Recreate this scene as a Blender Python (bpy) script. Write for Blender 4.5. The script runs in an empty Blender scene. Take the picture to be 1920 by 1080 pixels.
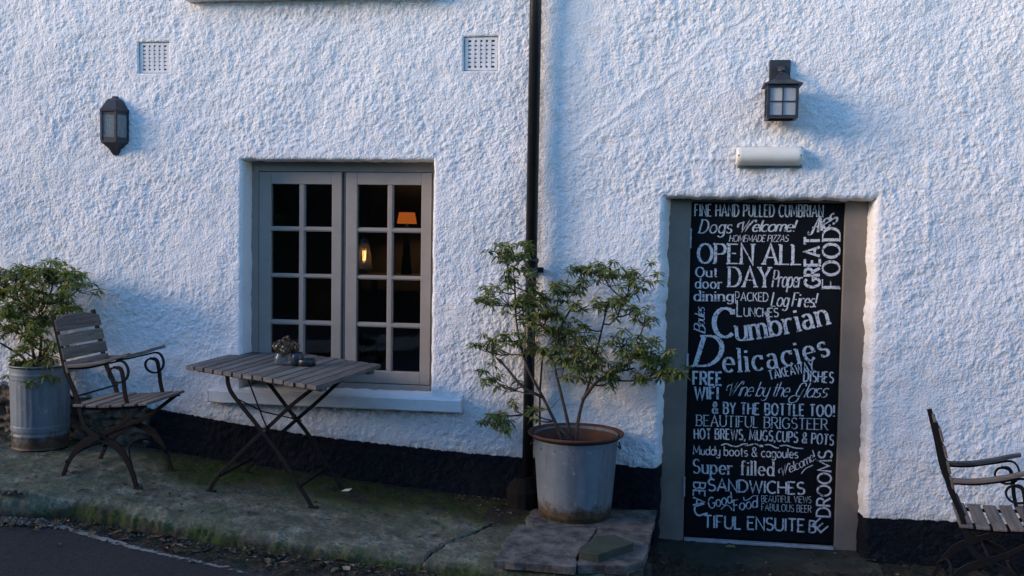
import bpy, math, random
import numpy as np
from mathutils import Vector, Matrix

random.seed(7)
rng = np.random.default_rng(11)
R = math.radians
S = bpy.context.scene
COL = S.collection

# ------------------------------------------------------------------ camera
F = 1900.0; DIST = 5.75; EYE = 1.70
YAW, PIT, ROLL = R(8.8), R(3.0), R(0.9)
fw = np.array([-math.sin(YAW)*math.cos(PIT), math.cos(YAW)*math.cos(PIT), -math.sin(PIT)])
rt0 = np.array([math.cos(YAW), math.sin(YAW), 0.0]); up0 = np.cross(rt0, fw)
rt = rt0*math.cos(ROLL) + up0*math.sin(ROLL)
up = up0*math.cos(ROLL) - rt0*math.sin(ROLL)
CAM = np.array([0.0, -DIST, EYE])
cam_data = bpy.data.cameras.new('camera'); cam = bpy.data.objects.new('camera', cam_data); COL.objects.link(cam)
m = Matrix(((rt[0], up[0], -fw[0], CAM[0]), (rt[1], up[1], -fw[1], CAM[1]), (rt[2], up[2], -fw[2], CAM[2]), (0, 0, 0, 1)))
cam.matrix_world = m
cam_data.sensor_width = 36.0; cam_data.lens = F/1920*36.0
cam_data.clip_start = 0.05; cam_data.clip_end = 500
S.camera = cam

# ------------------------------------------------------------------ light
SUN_EL, SUN_AZ = 12.5, 24.0          # elevation; angle between the sun's bearing and the wall plane
sd = Vector((-math.cos(R(SUN_AZ))*math.cos(R(SUN_EL)), -math.sin(R(SUN_AZ))*math.cos(R(SUN_EL)), math.sin(R(SUN_EL))))
w = bpy.data.worlds.new('World'); S.world = w; w.use_nodes = True
nt = w.node_tree; nt.nodes.clear()
sky = nt.nodes.new('ShaderNodeTexSky'); sky.sky_type = 'NISHITA'; sky.sun_disc = False
sky.sun_elevation = R(SUN_EL); sky.sun_rotation = math.atan2(sd.x, sd.y)
sky.air_density = 1.0; sky.dust_density = 0.3; sky.ozone_density = 4.5
bg = nt.nodes.new('ShaderNodeBackground'); bg.inputs[1].default_value = 0.128
wo = nt.nodes.new('ShaderNodeOutputWorld')
nt.links.new(sky.outputs[0], bg.inputs[0]); nt.links.new(bg.outputs[0], wo.inputs[0])
sl = bpy.data.lights.new('sun', 'SUN'); sl.energy = 1.5; sl.angle = R(26); sl.color = (1.0, 0.715, 0.48)
so = bpy.data.objects.new('sun', sl); COL.objects.link(so); so.rotation_euler = sd.to_track_quat('Z', 'Y').to_euler()
so.location = (-6, -6, 6)
S.view_settings.view_transform = 'Standard'; S.view_settings.look = 'None'
S.view_settings.gamma = 1.0; S.view_settings.use_curve_mapping = False
S.view_settings.exposure = 1.87
S.cycles.use_denoising = True; S.cycles.denoising_prefilter = 'ACCURATE'
S.cycles.max_bounces = 6; S.cycles.transparent_max_bounces = 12

# ------------------------------------------------------------------ measuring helpers
def ray(px, py): return fw*F + rt*(px-960) + up*(540-py)
def on_y(px, py, y=0.0):
    d = ray(px, py); return CAM + d*((y+DIST)/d[1])
def on_z(px, py, z):
    d = ray(px, py); return CAM + d*((z-EYE)/d[2])
PX = [-9, -5.5, -4.1, -3.66, -3.2, -2.83, -2.34, -2.03, -1.72, -1.35, -1.15, -.95, -.04, 1]
PZ = [.66, .46, .42, .386, .37, .325, .275, .25, .22, .19, .175, .17, .15, .12]
def zp(x, y): return np.interp(x, PX, PZ) + .02*y
def zr(x, y=0): return np.interp(x, [-30, -9, -1, -.1, .2, 1.2, 7], [.587, .587, .083, -.045, -.075, -.068, -.2]) + 0*y
def on_g(px, py, f=zp, off=0.0):
    z = .2
    for i in range(30):
        p = on_z(px, py, z); z = float(f(p[0], p[1])) + off
    return Vector((p[0], p[1], z))

# ------------------------------------------------------------------ mesh helpers
class MB:
    def __init__(s): s.v = []; s.f = []
    def add(s, vs, fs):
        b = len(s.v); s.v += [tuple(q) for q in vs]; s.f += [tuple(i+b for i in q) for q in fs]; return s
    def box(s, c, size, rot=None):
        hx, hy, hz = size[0]/2, size[1]/2, size[2]/2
        vs = [Vector((x, y, z)) for x in (-hx, hx) for y in (-hy, hy) for z in (-hz, hz)]
        if rot is not None: vs = [rot @ q for q in vs]
        c = Vector(c); vs = [q+c for q in vs]
        return s.add(vs, [(0,1,3,2), (4,6,7,5), (0,4,5,1), (2,3,7,6), (0,2,6,4), (1,5,7,3)])
    def bb(s, x0, x1, y0, y1, z0, z1): return s.box(((x0+x1)/2, (y0+y1)/2, (z0+z1)/2), (x1-x0, y1-y0, z1-z0))
    def bar(s, a, b, wx, wy, upv=(0, 0, 1)):
        a = Vector(a); b = Vector(b); d = (b-a).normalized(); u = Vector(upv)
        if abs(d.dot(u)) > .98: u = Vector((1, 0, 0))
        sx = d.cross(u).normalized()*wx/2; sy = sx.cross(d).normalized()*wy/2
        vs = [p+i*sx+j*sy for p in (a, b) for i, j in ((-1,-1), (1,-1), (1,1), (-1,1))]
        return s.add(vs, [(3,2,1,0), (4,5,6,7), (0,1,5,4), (1,2,6,5), (2,3,7,6), (3,0,4,7)])
    def tube(s, pts, r, n=8, cap=True):
        pts = [Vector(p) for p in pts]; rs = r if hasattr(r, '__len__') else [r]*len(pts)
        base = len(s.v); prev = None
        for i, p in enumerate(pts):
            d = (pts[min(i+1, len(pts)-1)] - pts[max(i-1, 0)]).normalized()
            if prev is None:
                u = Vector((0, 0, 1)) if abs(d.z) < .9 else Vector((1, 0, 0)); x = d.cross(u).normalized()
            else:
                x = (prev - d*prev.dot(d)).normalized()
            prev = x; y = d.cross(x)
            for k in range(n):
                t = 2*math.pi*k/n; s.v.append(tuple(p + (x*math.cos(t)+y*math.sin(t))*rs[i]))
        for i in range(len(pts)-1):
            for k in range(n):
                a = base+i*n+k; b = base+i*n+(k+1) % n; s.f.append((a, b, b+n, a+n))
        if cap:
            s.f.append(tuple(base+k for k in range(n))[::-1]); s.f.append(tuple(base+(len(pts)-1)*n+k for k in range(n)))
        return s
    def lathe(s, prof, c=(0, 0, 0), n=48, rfun=None):
        base = len(s.v); c = Vector(c)
        for j, (r, z) in enumerate(prof):
            for k in range(n):
                t = 2*math.pi*k/n; rr = r if rfun is None else rfun(r, z, t)
                s.v.append((c.x+rr*math.cos(t), c.y+rr*math.sin(t), c.z+z))
        for j in range(len(prof)-1):
            for k in range(n):
                a = base+j*n+k; b = base+j*n+(k+1) % n; s.f.append((a, b, b+n, a+n))
        return s
    def prism(s, poly, z0, z1):
        n = len(poly); b = len(s.v)
        s.v += [(p[0], p[1], z0) for p in poly] + [(p[0], p[1], z1) for p in poly]
        s.f += [tuple(b+i for i in range(n))[::-1], tuple(b+n+i for i in range(n))]
        s.f += [(b+i, b+(i+1) % n, b+n+(i+1) % n, b+n+i) for i in range(n)]
        return s
    def ribbon(s, pts, wd, y0, y1):
        """flat bar swept along a path in the XZ plane, wd wide in that plane, from y0 to y1"""
        P = [Vector((p[0], 0, p[1])) for p in pts]; n = len(P); ws = wd if hasattr(wd, '__len__') else [wd]*n
        b = len(s.v)
        for i, p in enumerate(P):
            d = (P[min(i+1, n-1)] - P[max(i-1, 0)]).normalized(); nn = Vector((-d.z, 0, d.x))*ws[i]/2
            for q, y in ((p+nn, y0), (p-nn, y0), (p-nn, y1), (p+nn, y1)): s.v.append((q.x, y, q.z))
        for i in range(n-1):
            for k in range(4):
                a = b+i*4+k; c = b+i*4+(k+1) % 4; s.f.append((a, c, c+4, a+4))
        s.f.append((b+3, b+2, b+1, b)); e = b+(n-1)*4; s.f.append((e, e+1, e+2, e+3))
        return s
    def mesh(s, name, smooth=False):
        me = bpy.data.meshes.new(name); me.from_pydata(s.v, [], s.f)
        if smooth: me.polygons.foreach_set('use_smooth', [True]*len(me.polygons))
        me.update(); return me
    def build(s, name, mat, parent=None, smooth=False, bevel=0, off=None):
        if off is not None:
            o3 = Vector(off); s.v = [tuple(Vector(q)-o3) for q in s.v]
        me = s.mesh(name, smooth); o = bpy.data.objects.new(name, me); COL.objects.link(o)
        me.materials.append(mat)
        if off is not None: o.location = off
        if parent is not None:
            o.parent = parent
        if bevel:
            md = o.modifiers.new('bevel', 'BEVEL'); md.width = bevel; md.segments = 2; md.limit_method = 'ANGLE'; md.angle_limit = R(40)
        return o

def smooth_path(pts, n=6):
    P = [np.array(p, float) for p in pts]; P = [2*P[0]-P[1]] + P + [2*P[-1]-P[-2]]; out = []
    for i in range(1, len(P)-2):
        for k in range(n):
            t = k/n; a, b, c, d = P[i-1], P[i], P[i+1], P[i+2]
            out.append(tuple(.5*((2*b)+(-a+c)*t+(2*a-5*b+4*c-d)*t*t+(-a+3*b-3*c+d)*t**3)))
    out.append(tuple(P[-2])); return out

def tag(o, label=None, cat=None, group=None, kind=None):
    if label: o['label'] = label
    if cat: o['category'] = cat
    if group: o['group'] = group
    if kind: o['kind'] = kind
    return o
def empty(name, loc, rz=0):
    o = bpy.data.objects.new(name, None); COL.objects.link(o); o.location = loc; o.rotation_euler = (0, 0, rz); o.empty_display_size = .1; return o
def rel(o, parent):
    """parent o while keeping its world place (parents are never scaled)"""
    bpy.context.view_layer.update()
    o.parent = parent; o.matrix_parent_inverse = parent.matrix_world.inverted(); return o

# ------------------------------------------------------------------ materials
def newmat(name):
    mt = bpy.data.materials.new(name); mt.use_nodes = True; n = mt.node_tree; b = n.nodes['Principled BSDF']; return mt, n, b
def N(n, t, **k):
    q = n.nodes.new(t)
    for a, v in k.items(): setattr(q, a, v)
    return q
def coord(n, scale=(1, 1, 1), kind='Object'):
    t = N(n, 'ShaderNodeTexCoord'); mp = N(n, 'ShaderNodeMapping'); mp.inputs['Scale'].default_value = scale
    n.links.new(t.outputs[kind], mp.inputs[0]); return mp.outputs[0]
def noise(n, vec, scale, detail=4, rough=.6):
    q = N(n, 'ShaderNodeTexNoise'); q.inputs['Scale'].default_value = scale; q.inputs['Detail'].default_value = detail
    q.inputs['Roughness'].default_value = rough; n.links.new(vec, q.inputs['Vector']); return q.outputs[0]
def ramp(n, fac, stops):
    q = N(n, 'ShaderNodeValToRGB'); e = q.color_ramp.elements
    while len(e) < len(stops): e.new(.5)
    for i, (p, c) in enumerate(stops):
        e[i].position = p; e[i].color = (*c, 1) if len(c) == 3 else c
    n.links.new(fac, q.inputs[0]); return q.outputs[0]
def mix(n, fac, a, b, mode='MIX'):
    q = N(n, 'ShaderNodeMix', data_type='RGBA', blend_type=mode); q.clamp_factor = True
    for s, v in ((0, fac), (6, a), (7, b)):
        if isinstance(v, (int, float)): q.inputs[s].default_value = v
        elif isinstance(v, tuple): q.inputs[s].default_value = (*v, 1) if len(v) == 3 else v
        else: n.links.new(v, q.inputs[s])
    return q.outputs[2]
def mth(n, op, a, b=0.0, c=0.0, clamp=False):
    q = N(n, 'ShaderNodeMath', operation=op); q.use_clamp = clamp
    for i, v in enumerate((a, b, c)):
        if isinstance(v, (int, float)): q.inputs[i].default_value = v
        else: n.links.new(v, q.inputs[i])
    return q.outputs[0]
def sstep(n, v, lo, hi):
    q = N(n, 'ShaderNodeMapRange', interpolation_type='SMOOTHSTEP'); q.inputs[1].default_value = lo; q.inputs[2].default_value = hi
    n.links.new(v, q.inputs[0]); return q.outputs[0]
def attr(n, name): return N(n, 'ShaderNodeAttribute', attribute_name=name).outputs['Fac']
def bump(n, b, h, dist, strength=1.0):
    q = N(n, 'ShaderNodeBump'); q.inputs['Strength'].default_value = strength; q.inputs['Distance'].default_value = dist
    n.links.new(h, q.inputs['Height']); n.links.new(q.outputs[0], b.inputs['Normal']); return q
def simple(name, c1, c2=None, rough=.6, metal=0., scale=12, bscale=80, bd=.0006, stretch=(1, 1, 1), rnd=0.0, kind='Object', lo=.3, hi=.7, spec=.5):
    mt, n, b = newmat(name); v = coord(n, stretch, kind)
    c2 = c2 or tuple(x*.6 for x in c1)
    f = noise(n, v, scale, 6, .65); col = ramp(n, f, [(lo, c2), (hi, c1)])
    if rnd:
        oi = N(n, 'ShaderNodeObjectInfo'); k = mth(n, 'MULTIPLY_ADD', oi.outputs['Random'], 2*rnd, 1-rnd)
        cb = N(n, 'ShaderNodeCombineColor'); [n.links.new(k, cb.inputs[i]) for i in range(3)]
        col = mix(n, 1.0, col, cb.outputs[0], 'MULTIPLY')
    n.links.new(col, b.inputs['Base Color']); b.inputs['Roughness'].default_value = rough; b.inputs['Metallic'].default_value = metal
    b.inputs['Specular IOR Level'].default_value = spec
    if bd: bump(n, b, noise(n, v, bscale, 3), bd)
    return mt

def wall_material():
    mt, n, b = newmat('roughcast render'); v = coord(n)
    band = attr(n, 'band'); stone = attr(n, 'stone'); stain = attr(n, 'stain')
    n1 = noise(n, v, 1.3, 5); n2 = noise(n, v, 28, 4); n3 = noise(n, v, 95, 3, .7)
    white = mix(n, n1, (.78, .775, .77), (.70, .71, .715))
    white = mix(n, mth(n, 'MULTIPLY', sstep(n, n2, .52, .8), .25), white, (.50, .51, .53))
    grime = mth(n, 'MULTIPLY', sstep(n, noise(n, coord(n, (1, 1, .45)), 3.2, 6, .72), .52, .75), .35)
    white = mix(n, grime, white, (.52, .53, .50))
    white = mix(n, mth(n, 'MULTIPLY', stain, sstep(n, n2, .3, .62)), white, (.23, .19, .14))
    edge = mth(n, 'ADD', band, mth(n, 'MULTIPLY', mth(n, 'SUBTRACT', noise(n, v, 22, 4, .7), .5), .03))
    isw = sstep(n, edge, -.003, .003)
    black = mix(n, sstep(n, n2, .45, .75), (.004, .006, .011), (.012, .014, .020))
    green = mix(n, sstep(n, noise(n, v, 5, 5, .7), .52, .68), black, (.014, .018, .012))
    brown = ramp(n, noise(n, v, 14, 6, .75), [(.3, (.03, .024, .018)), (.5, (.11, .085, .06)), (.72, (.22, .18, .13))])
    low = mix(n, sstep(n, mth(n, 'ADD', stone, mth(n, 'MULTIPLY', n2, .25)), .5, .7), mix(n, .35, black, green), brown)
    col = mix(n, isw, low, white)
    n.links.new(col, b.inputs['Base Color'])
    b.inputs['Roughness'].default_value = .8; b.inputs['Specular IOR Level'].default_value = .15
    vo = N(n, 'ShaderNodeTexVoronoi', feature='SMOOTH_F1'); vo.inputs['Scale'].default_value = 90; vo.inputs['Smoothness'].default_value = .35
    wv = N(n, 'ShaderNodeVectorMath', operation='ADD'); wn = N(n, 'ShaderNodeTexNoise'); wn.inputs['Scale'].default_value = 30; n.links.new(v, wn.inputs['Vector'])
    ws = N(n, 'ShaderNodeVectorMath', operation='SCALE'); ws.inputs['Scale'].default_value = .02; n.links.new(wn.outputs['Color'], ws.inputs[0])
    n.links.new(v, wv.inputs[0]); n.links.new(ws.outputs[0], wv.inputs[1]); n.links.new(wv.outputs[0], vo.inputs['Vector'])
    h = mth(n, 'ADD', mth(n, 'MULTIPLY', n3, .25), mth(n, 'MULTIPLY', vo.outputs['Distance'], -1.0))
    bump(n, b, h, .004, .8)
    return mt

def ground_material(name, kind):
    mt, n, b = newmat(name); v = coord(n)
    big = noise(n, v, 1.6, 5, .6); mid = noise(n, v, 9, 6, .7); fine = noise(n, v, 60, 5, .75); speck = noise(n, v, 130, 3, .7)
    if kind == 'pavement':
        moss = attr(n, 'moss'); dirt = attr(n, 'dirt')
        conc = ramp(n, mid, [(.32, (.045, .043, .030)), (.5, (.12, .12, .085)), (.66, (.25, .25, .19))])
        conc = mix(n, mth(n, 'MULTIPLY', sstep(n, noise(n, v, 3.3, 4), .42, .62), .5), conc, (.075, .10, .045))
        conc = mix(n, sstep(n, fine, .47, .62), conc, (.07, .07, .052))
        mf = mth(n, 'ADD', moss, mth(n, 'MULTIPLY', mth(n, 'SUBTRACT', mid, .5), 1.1))
        mf = mth(n, 'ADD', mf, mth(n, 'MULTIPLY', mth(n, 'SUBTRACT', fine, .5), 1.2))
        mc = mix(n, sstep(n, noise(n, v, 5, 5, .7), .45, .6), ramp(n, fine, [(.35, (.010, .018, .004)), (.55, (.032, .052, .008)), (.75, (.08, .095, .022))]), ramp(n, fine, [(.35, (.014, .012, .008)), (.55, (.04, .033, .022)), (.75, (.085, .07, .045))]))
        col = mix(n, sstep(n, mf, .25, .85), conc, mc)
        dm = mth(n, 'ADD', dirt, mth(n, 'MULTIPLY', mth(n, 'SUBTRACT', fine, .5), .9))
        col = mix(n, sstep(n, dm, .4, .7), col, (.022, .019, .014))
    elif kind == 'road':
        line = attr(n, 'gutter')
        asp = ramp(n, speck, [(.3, (.010, .010, .011)), (.55, (.024, .023, .024)), (.75, (.06, .058, .057))])
        asp = mix(n, mth(n, 'MULTIPLY', sstep(n, big, .45, .65), .5), asp, (.03, .029, .03))
        dirt = ramp(n, fine, [(.32, (.006, .005, .004)), (.5, (.024, .019, .013)), (.66, (.075, .060, .042))])
        dirt = mix(n, mth(n, 'MULTIPLY', sstep(n, mid, .5, .62), .75), dirt, (.018, .028, .010))
        g = mth(n, 'ADD', line, mth(n, 'MULTIPLY', mth(n, 'SUBTRACT', mid, .5), .9))
        col = mix(n, sstep(n, g, .42, .58), asp, dirt)
    n.links.new(col, b.inputs['Base Color']); b.inputs['Roughness'].default_value = .85; b.inputs['Specular IOR Level'].default_value = .25
    bump(n, b, mth(n, 'ADD', fine, mth(n, 'MULTIPLY', speck, .6)), .006, .8)
    return mt

M_wall = wall_material()
M_pave = ground_material('mossy concrete', 'pavement')
M_road = ground_material('asphalt and dirt', 'road')
M_paint = simple('greige paint', (.32, .275, .235), (.25, .215, .185), .45, scale=5, bscale=40, bd=.0004)
M_frame = simple('greige door frame paint', (.245, .20, .16), (.15, .125, .10), .5, scale=4, bscale=50, bd=.0006)
M_sill = simple('painted sill', (.76, .76, .76), (.64, .64, .63), .65, scale=7, bscale=60, bd=.002, lo=.25, hi=.5)
M_vent = simple('painted vent', (.74, .74, .74), (.6, .6, .6), .7, scale=12)
M_dark = simple('painted shade', (.012, .012, .013), None, .9)  # near-black colour standing in for shade in vents and door gaps
M_board = simple('black board paint', (.003, .004, .006), (.007, .008, .010), .6, scale=9, bscale=70, bd=.0005, spec=.1)
M_black = simple('black gloss pipe paint', (.010, .011, .013), (.016, .016, .018), .33, scale=14, bscale=50, bd=.0012, spec=.35)
M_iron = simple('dark wrought iron', (.005, .006, .009), (.011, .009, .008), .6, 0, scale=20, bscale=90, bd=.0008, lo=.35, hi=.6, spec=.2)
M_lant = simple('grey black lantern metal', (.035, .038, .048), (.02, .022, .028), .5, .2, scale=20)
M_soil = simple('soil', (.03, .02, .014), (.012, .009, .006), .95, scale=30, bscale=60, bd=.01)
M_slate = simple('slate', (.15, .135, .12), (.030, .030, .026), .8, scale=9, bscale=30, bd=.008, rnd=.12, lo=.38, hi=.62)
M_slate2 = simple('mossy slate', (.040, .050, .032), (.020, .026, .016), .85, scale=9, bscale=40, bd=.003)
M_step = simple('mossy step stone', (.038, .034, .024), (.008, .013, .005), .85, scale=5, bscale=40, bd=.008, lo=.4, hi=.68)
M_twig = simple('shrub bark', (.07, .05, .038), (.028, .02, .017), .85, scale=40, bscale=90, bd=.001)
M_paper = simple('paper scrap', (.72, .70, .62), (.6, .58, .5), .8, scale=20)
M_strip = simple('pale weather strip', (.42, .43, .45), (.2, .2, .2), .5, scale=14)
M_room = simple('dim room wall', (.12, .10, .08), (.07, .06, .05), .9, scale=2)
M_cream = simple('cream diffuser plastic', (.76, .74, .66), (.66, .64, .56), .35, scale=4, bscale=10, bd=.0003)
M_hop = simple('dull black iron', (.006, .007, .009), (.016, .013, .010), .9, scale=25, bscale=60, bd=.002, spec=.1)
M_ash = simple('black ashtray', (.008, .01, .016), None, .35)

def wood(name, c1, c2, c3, stretch=(2, 40, 40)):
    mt, n, b = newmat(name); v = coord(n, stretch)
    oi = N(n, 'ShaderNodeObjectInfo')
    va = N(n, 'ShaderNodeVectorMath', operation='ADD'); cx = N(n, 'ShaderNodeCombineXYZ')
    k = mth(n, 'MULTIPLY', oi.outputs['Random'], 37.0)
    for i in range(3): n.links.new(k, cx.inputs[i])
    n.links.new(v, va.inputs[0]); n.links.new(cx.outputs[0], va.inputs[1]); v2 = va.outputs[0]
    g = noise(n, v2, 1.6, 6, .7); col = ramp(n, g, [(.28, c3), (.5, c2), (.72, c1)])
    kk = mth(n, 'MULTIPLY_ADD', oi.outputs['Random'], .5, .75); cb = N(n, 'ShaderNodeCombineColor')
    for i in range(3): n.links.new(kk, cb.inputs[i])
    col = mix(n, 1.0, col, cb.outputs[0], 'MULTIPLY')
    lich = noise(n, coord(n), 24, 4, .7); col = mix(n, mth(n, 'MULTIPLY', sstep(n, lich, .62, .74), .4), col, (.26, .27, .25))
    n.links.new(col, b.inputs['Base Color']); b.inputs['Roughness'].default_value = .75
    b.inputs['Specular IOR Level'].default_value = .35
    bump(n, b, g, .003, .7); return mt
M_woodx = wood('weathered wood along x', (.19, .175, .165), (.115, .105, .10), (.045, .04, .036))
M_woody = wood('weathered wood along y', (.17, .16, .15), (.105, .097, .09), (.04, .036, .033), (40, 2, 40))
M_woodw = wood('weathered chair wood', (.22, .18, .15), (.135, .11, .092), (.06, .05, .042), (40, 2, 40))
M_arm = wood('weathered armrest wood', (.26, .21, .175), (.16, .13, .11), (.075, .062, .054), (2, 40, 40))

def galv(name, rim=False):
    mt, n, b = newmat(name); v = coord(n)
    sp = N(n, 'ShaderNodeSeparateXYZ'); t = N(n, 'ShaderNodeTexCoord'); n.links.new(t.outputs['Object'], sp.inputs[0])
    nz = noise(n, v, 9, 6, .65); streak = noise(n, coord(n, (1, 1, .12)), 16, 4)
    base = mix(n, nz, (.105, .135, .165), (.21, .24, .265))
    base = mix(n, mth(n, 'MULTIPLY', sstep(n, streak, .48, .66), .7), base, (.10, .12, .135))
    base = mix(n, mth(n, 'MULTIPLY', sstep(n, noise(n, v, 38, 4), .62, .72), .35), base, (.48, .49, .49))
    low = mth(n, 'SUBTRACT', .14, sp.outputs[2])        # rusted towards the bottom edge
    rf = mth(n, 'ADD', mth(n, 'MULTIPLY', low, 9.0), mth(n, 'MULTIPLY', mth(n, 'SUBTRACT', noise(n, v, 13, 5, .7), .5), 2.2))
    rust = ramp(n, noise(n, v, 22, 5, .7), [(.3, (.02, .015, .010)), (.5, (.06, .04, .022)), (.7, (.13, .075, .035))])
    col = mix(n, sstep(n, rf, .25, .9), base, rust)
    n.links.new(col, b.inputs['Base Color']); b.inputs['Roughness'].default_value = .55; b.inputs['Metallic'].default_value = .25
    bump(n, b, nz, .002, .5); return mt
M_galv = galv('galvanised steel')
M_rust = simple('rusty rim', (.12, .042, .022), (.05, .022, .015), .8, .1, scale=14, bscale=60, bd=.0015)

def leafmat(name, a, b_, c):
    mt, n, b = newmat(name); t = attr(n, 'tint')
    col = ramp(n, t, [(0, a), (.55, b_), (1, c)])
    n.links.new(col, b.inputs['Base Color']); b.inputs['Roughness'].default_value = .45; b.inputs['Specular IOR Level'].default_value = .5
    tr = N(n, 'ShaderNodeBsdfTranslucent'); n.links.new(mix(n, 1.0, col, (1.0, 1.15, .5), 'MULTIPLY'), tr.inputs[0])
    ms = N(n, 'ShaderNodeMixShader'); ms.inputs[0].default_value = .25
    n.links.new(b.outputs[0], ms.inputs[1]); n.links.new(tr.outputs[0], ms.inputs[2]); n.links.new(ms.outputs[0], n.nodes['Material Output'].inputs[0])
    return mt
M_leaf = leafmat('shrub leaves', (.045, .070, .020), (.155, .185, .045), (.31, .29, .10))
M_leaf2 = leafmat('sunlit shrub leaves', (.07, .10, .025), (.18, .21, .05), (.36, .33, .10))  # paler copy of the shrub leaves, sunlight put into the colour
M_litter = leafmat('fallen leaf litter', (.035, .022, .014), (.12, .075, .04), (.34, .27, .18))
M_hedge = leafmat('hedge leaves', (.02, .035, .012), (.035, .055, .018), (.06, .08, .025))
M_hyd = leafmat('dried hydrangea petals', (.05, .028, .026), (.12, .085, .06), (.20, .18, .11))
M_grass = leafmat('grass', (.018, .022, .009), (.035, .045, .014), (.07, .085, .03))

def glassmat(name, tint=(1, 1, 1), rough=.02, f0=1.0):
    mt, n, b = newmat(name); n.nodes.remove(b)
    fr = N(n, 'ShaderNodeFresnel'); fr.inputs[0].default_value = 1.5
    tr = N(n, 'ShaderNodeBsdfTransparent'); tr.inputs[0].default_value = (*tint, 1)
    gl = N(n, 'ShaderNodeBsdfGlossy'); gl.inputs['Roughness'].default_value = rough
    ms = N(n, 'ShaderNodeMixShader'); n.links.new(mth(n, 'MULTIPLY', fr.outputs[0], f0), ms.inputs[0]); n.links.new(tr.outputs[0], ms.inputs[1]); n.links.new(gl.outputs[0], ms.inputs[2])
    n.links.new(ms.outputs[0], n.nodes['Material Output'].inputs[0]); return mt
M_glass = glassmat('window glass', (.85, .9, .9), .02, 1.6)
def frosted(name, col, trans=.5):
    mt, n, b = newmat(name); b.inputs['Base Color'].default_value = (*col, 1); b.inputs['Roughness'].default_value = .25
    tr = N(n, 'ShaderNodeBsdfTransparent'); tr.inputs[0].default_value = (.9, .95, .95, 1)
    ms = N(n, 'ShaderNodeMixShader'); f = noise(n, coord(n), 20, 3); n.links.new(mth(n, 'MULTIPLY_ADD', f, .3, trans-.15), ms.inputs[0])
    n.links.new(b.outputs[0], ms.inputs[1]); n.links.new(tr.outputs[0], ms.inputs[2]); n.links.new(ms.outputs[0], n.nodes['Material Output'].inputs[0]); return mt
M_lpane = frosted('dusty lantern glass', (.26, .29, .30), .45)
M_opal = frosted('frosted lantern glass', (.42, .44, .46), .25)
def emis(name, col, st, base=(.3, .2, .1)):
    mt, n, b = newmat(name); b.inputs['Base Color'].default_value = (*base, 1); b.inputs['Emission Color'].default_value = (*col, 1); b.inputs['Emission Strength'].default_value = st; return mt

def letter_material():
    mt, n, b = newmat('worn white sign paint'); v = coord(n)
    f = noise(n, v, 42, 5, .8); g = noise(n, v, 110, 2, .7); big = noise(n, v, 3, 2)
    k = mth(n, 'ADD', mth(n, 'MULTIPLY', f, .65), mth(n, 'MULTIPLY', g, .35))
    col = mix(n, sstep(n, k, .41, .49), (.03, .032, .038), mix(n, big, (.46, .48, .50), (.72, .73, .74)))
    n.links.new(col, b.inputs['Base Color']); b.inputs['Roughness'].default_value = .6; return mt
M_letter = letter_material()

# ------------------------------------------------------------------ noise fields for real relief
TN, TP = 2048, 7.4
_fx = np.fft.fftfreq(TN, TP/TN)
_K = np.sqrt(_fx[:, None]**2 + _fx[None, :]**2)
def field(lam, bw=.45, seed=0):
    r = np.random.default_rng(seed).standard_normal((TN, TN)); k0 = 1/lam
    q = np.fft.ifft2(np.fft.fft2(r)*np.exp(-((_K-k0)/(bw*k0))**2)).real
    return (q/q.std()).astype(np.float32)
def samp(fld, x, z):
    u = (np.asarray(x)/TP % 1)*TN; v = (np.asarray(z)/TP % 1)*TN
    i = np.floor(u).astype(int); j = np.floor(v).astype(int); a = u-i; b = v-j; i %= TN; j %= TN; i2 = (i+1) % TN; j2 = (j+1) % TN
    return fld[i, j]*(1-a)*(1-b)+fld[i2, j]*a*(1-b)+fld[i, j2]*(1-a)*b+fld[i2, j2]*a*b
def pebble_field(dens, sig, seed):
    g_ = np.random.default_rng(seed); c_ = TP/TN; im = (g_.random((TN, TN)) < dens*c_*c_)*g_.uniform(.35, 1.0, (TN, TN))
    q = np.fft.ifft2(np.fft.fft2(im)*np.exp(-2*(math.pi*sig*_K)**2)).real*(2*math.pi*sig*sig)/(c_*c_); return (1.15*np.tanh(q/1.0)).astype(np.float32)
f_peb = pebble_field(6800, .0034, 21); f_peb2 = pebble_field(1300, .0048, 22)
f_28 = field(.021, .5, 1); f_14 = field(.014, .5, 2); f_150 = field(.16, .6, 3); f_700 = field(.8, .6, 4); f_60 = field(.06, .6, 5)

def grid_mesh(name, X, Y, Z, keep, mat, attrs={}, smooth=True):
    ni, nj = X.shape; me = bpy.data.meshes.new(name)
    idx = np.arange(ni*nj).reshape(ni, nj)
    q = np.stack([idx[:-1, :-1], idx[1:, :-1], idx[1:, 1:], idx[:-1, 1:]], -1)[keep]
    me.vertices.add(ni*nj); me.vertices.foreach_set('co', np.stack([X, Y, Z], -1).astype(np.float32).ravel())
    nf = len(q); me.loops.add(nf*4); me.loops.foreach_set('vertex_index', q.astype(np.int32).ravel())
    me.polygons.add(nf); me.polygons.foreach_set('loop_start', np.arange(0, nf*4, 4, dtype=np.int32))
    me.polygons.foreach_set('loop_total', np.full(nf, 4, dtype=np.int32)); me.update(calc_edges=True)
    me.polygons.foreach_set('use_smooth', np.full(nf, smooth))
    for k, a in attrs.items():
        at = me.attributes.new(k, 'FLOAT', 'POINT'); at.data.foreach_set('value', a.astype(np.float32).ravel())
    me.materials.append(mat); me.validate(); o = bpy.data.objects.new(name, me); COL.objects.link(o); return o

def lines(breaks, step):
    out = []
    for a, b, s in zip(breaks[:-1], breaks[1:], step):
        n = max(1, int(round((b-a)/s))); out += list(np.linspace(a, b, n, endpoint=False))
    return np.array(out+[breaks[-1]])

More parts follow.
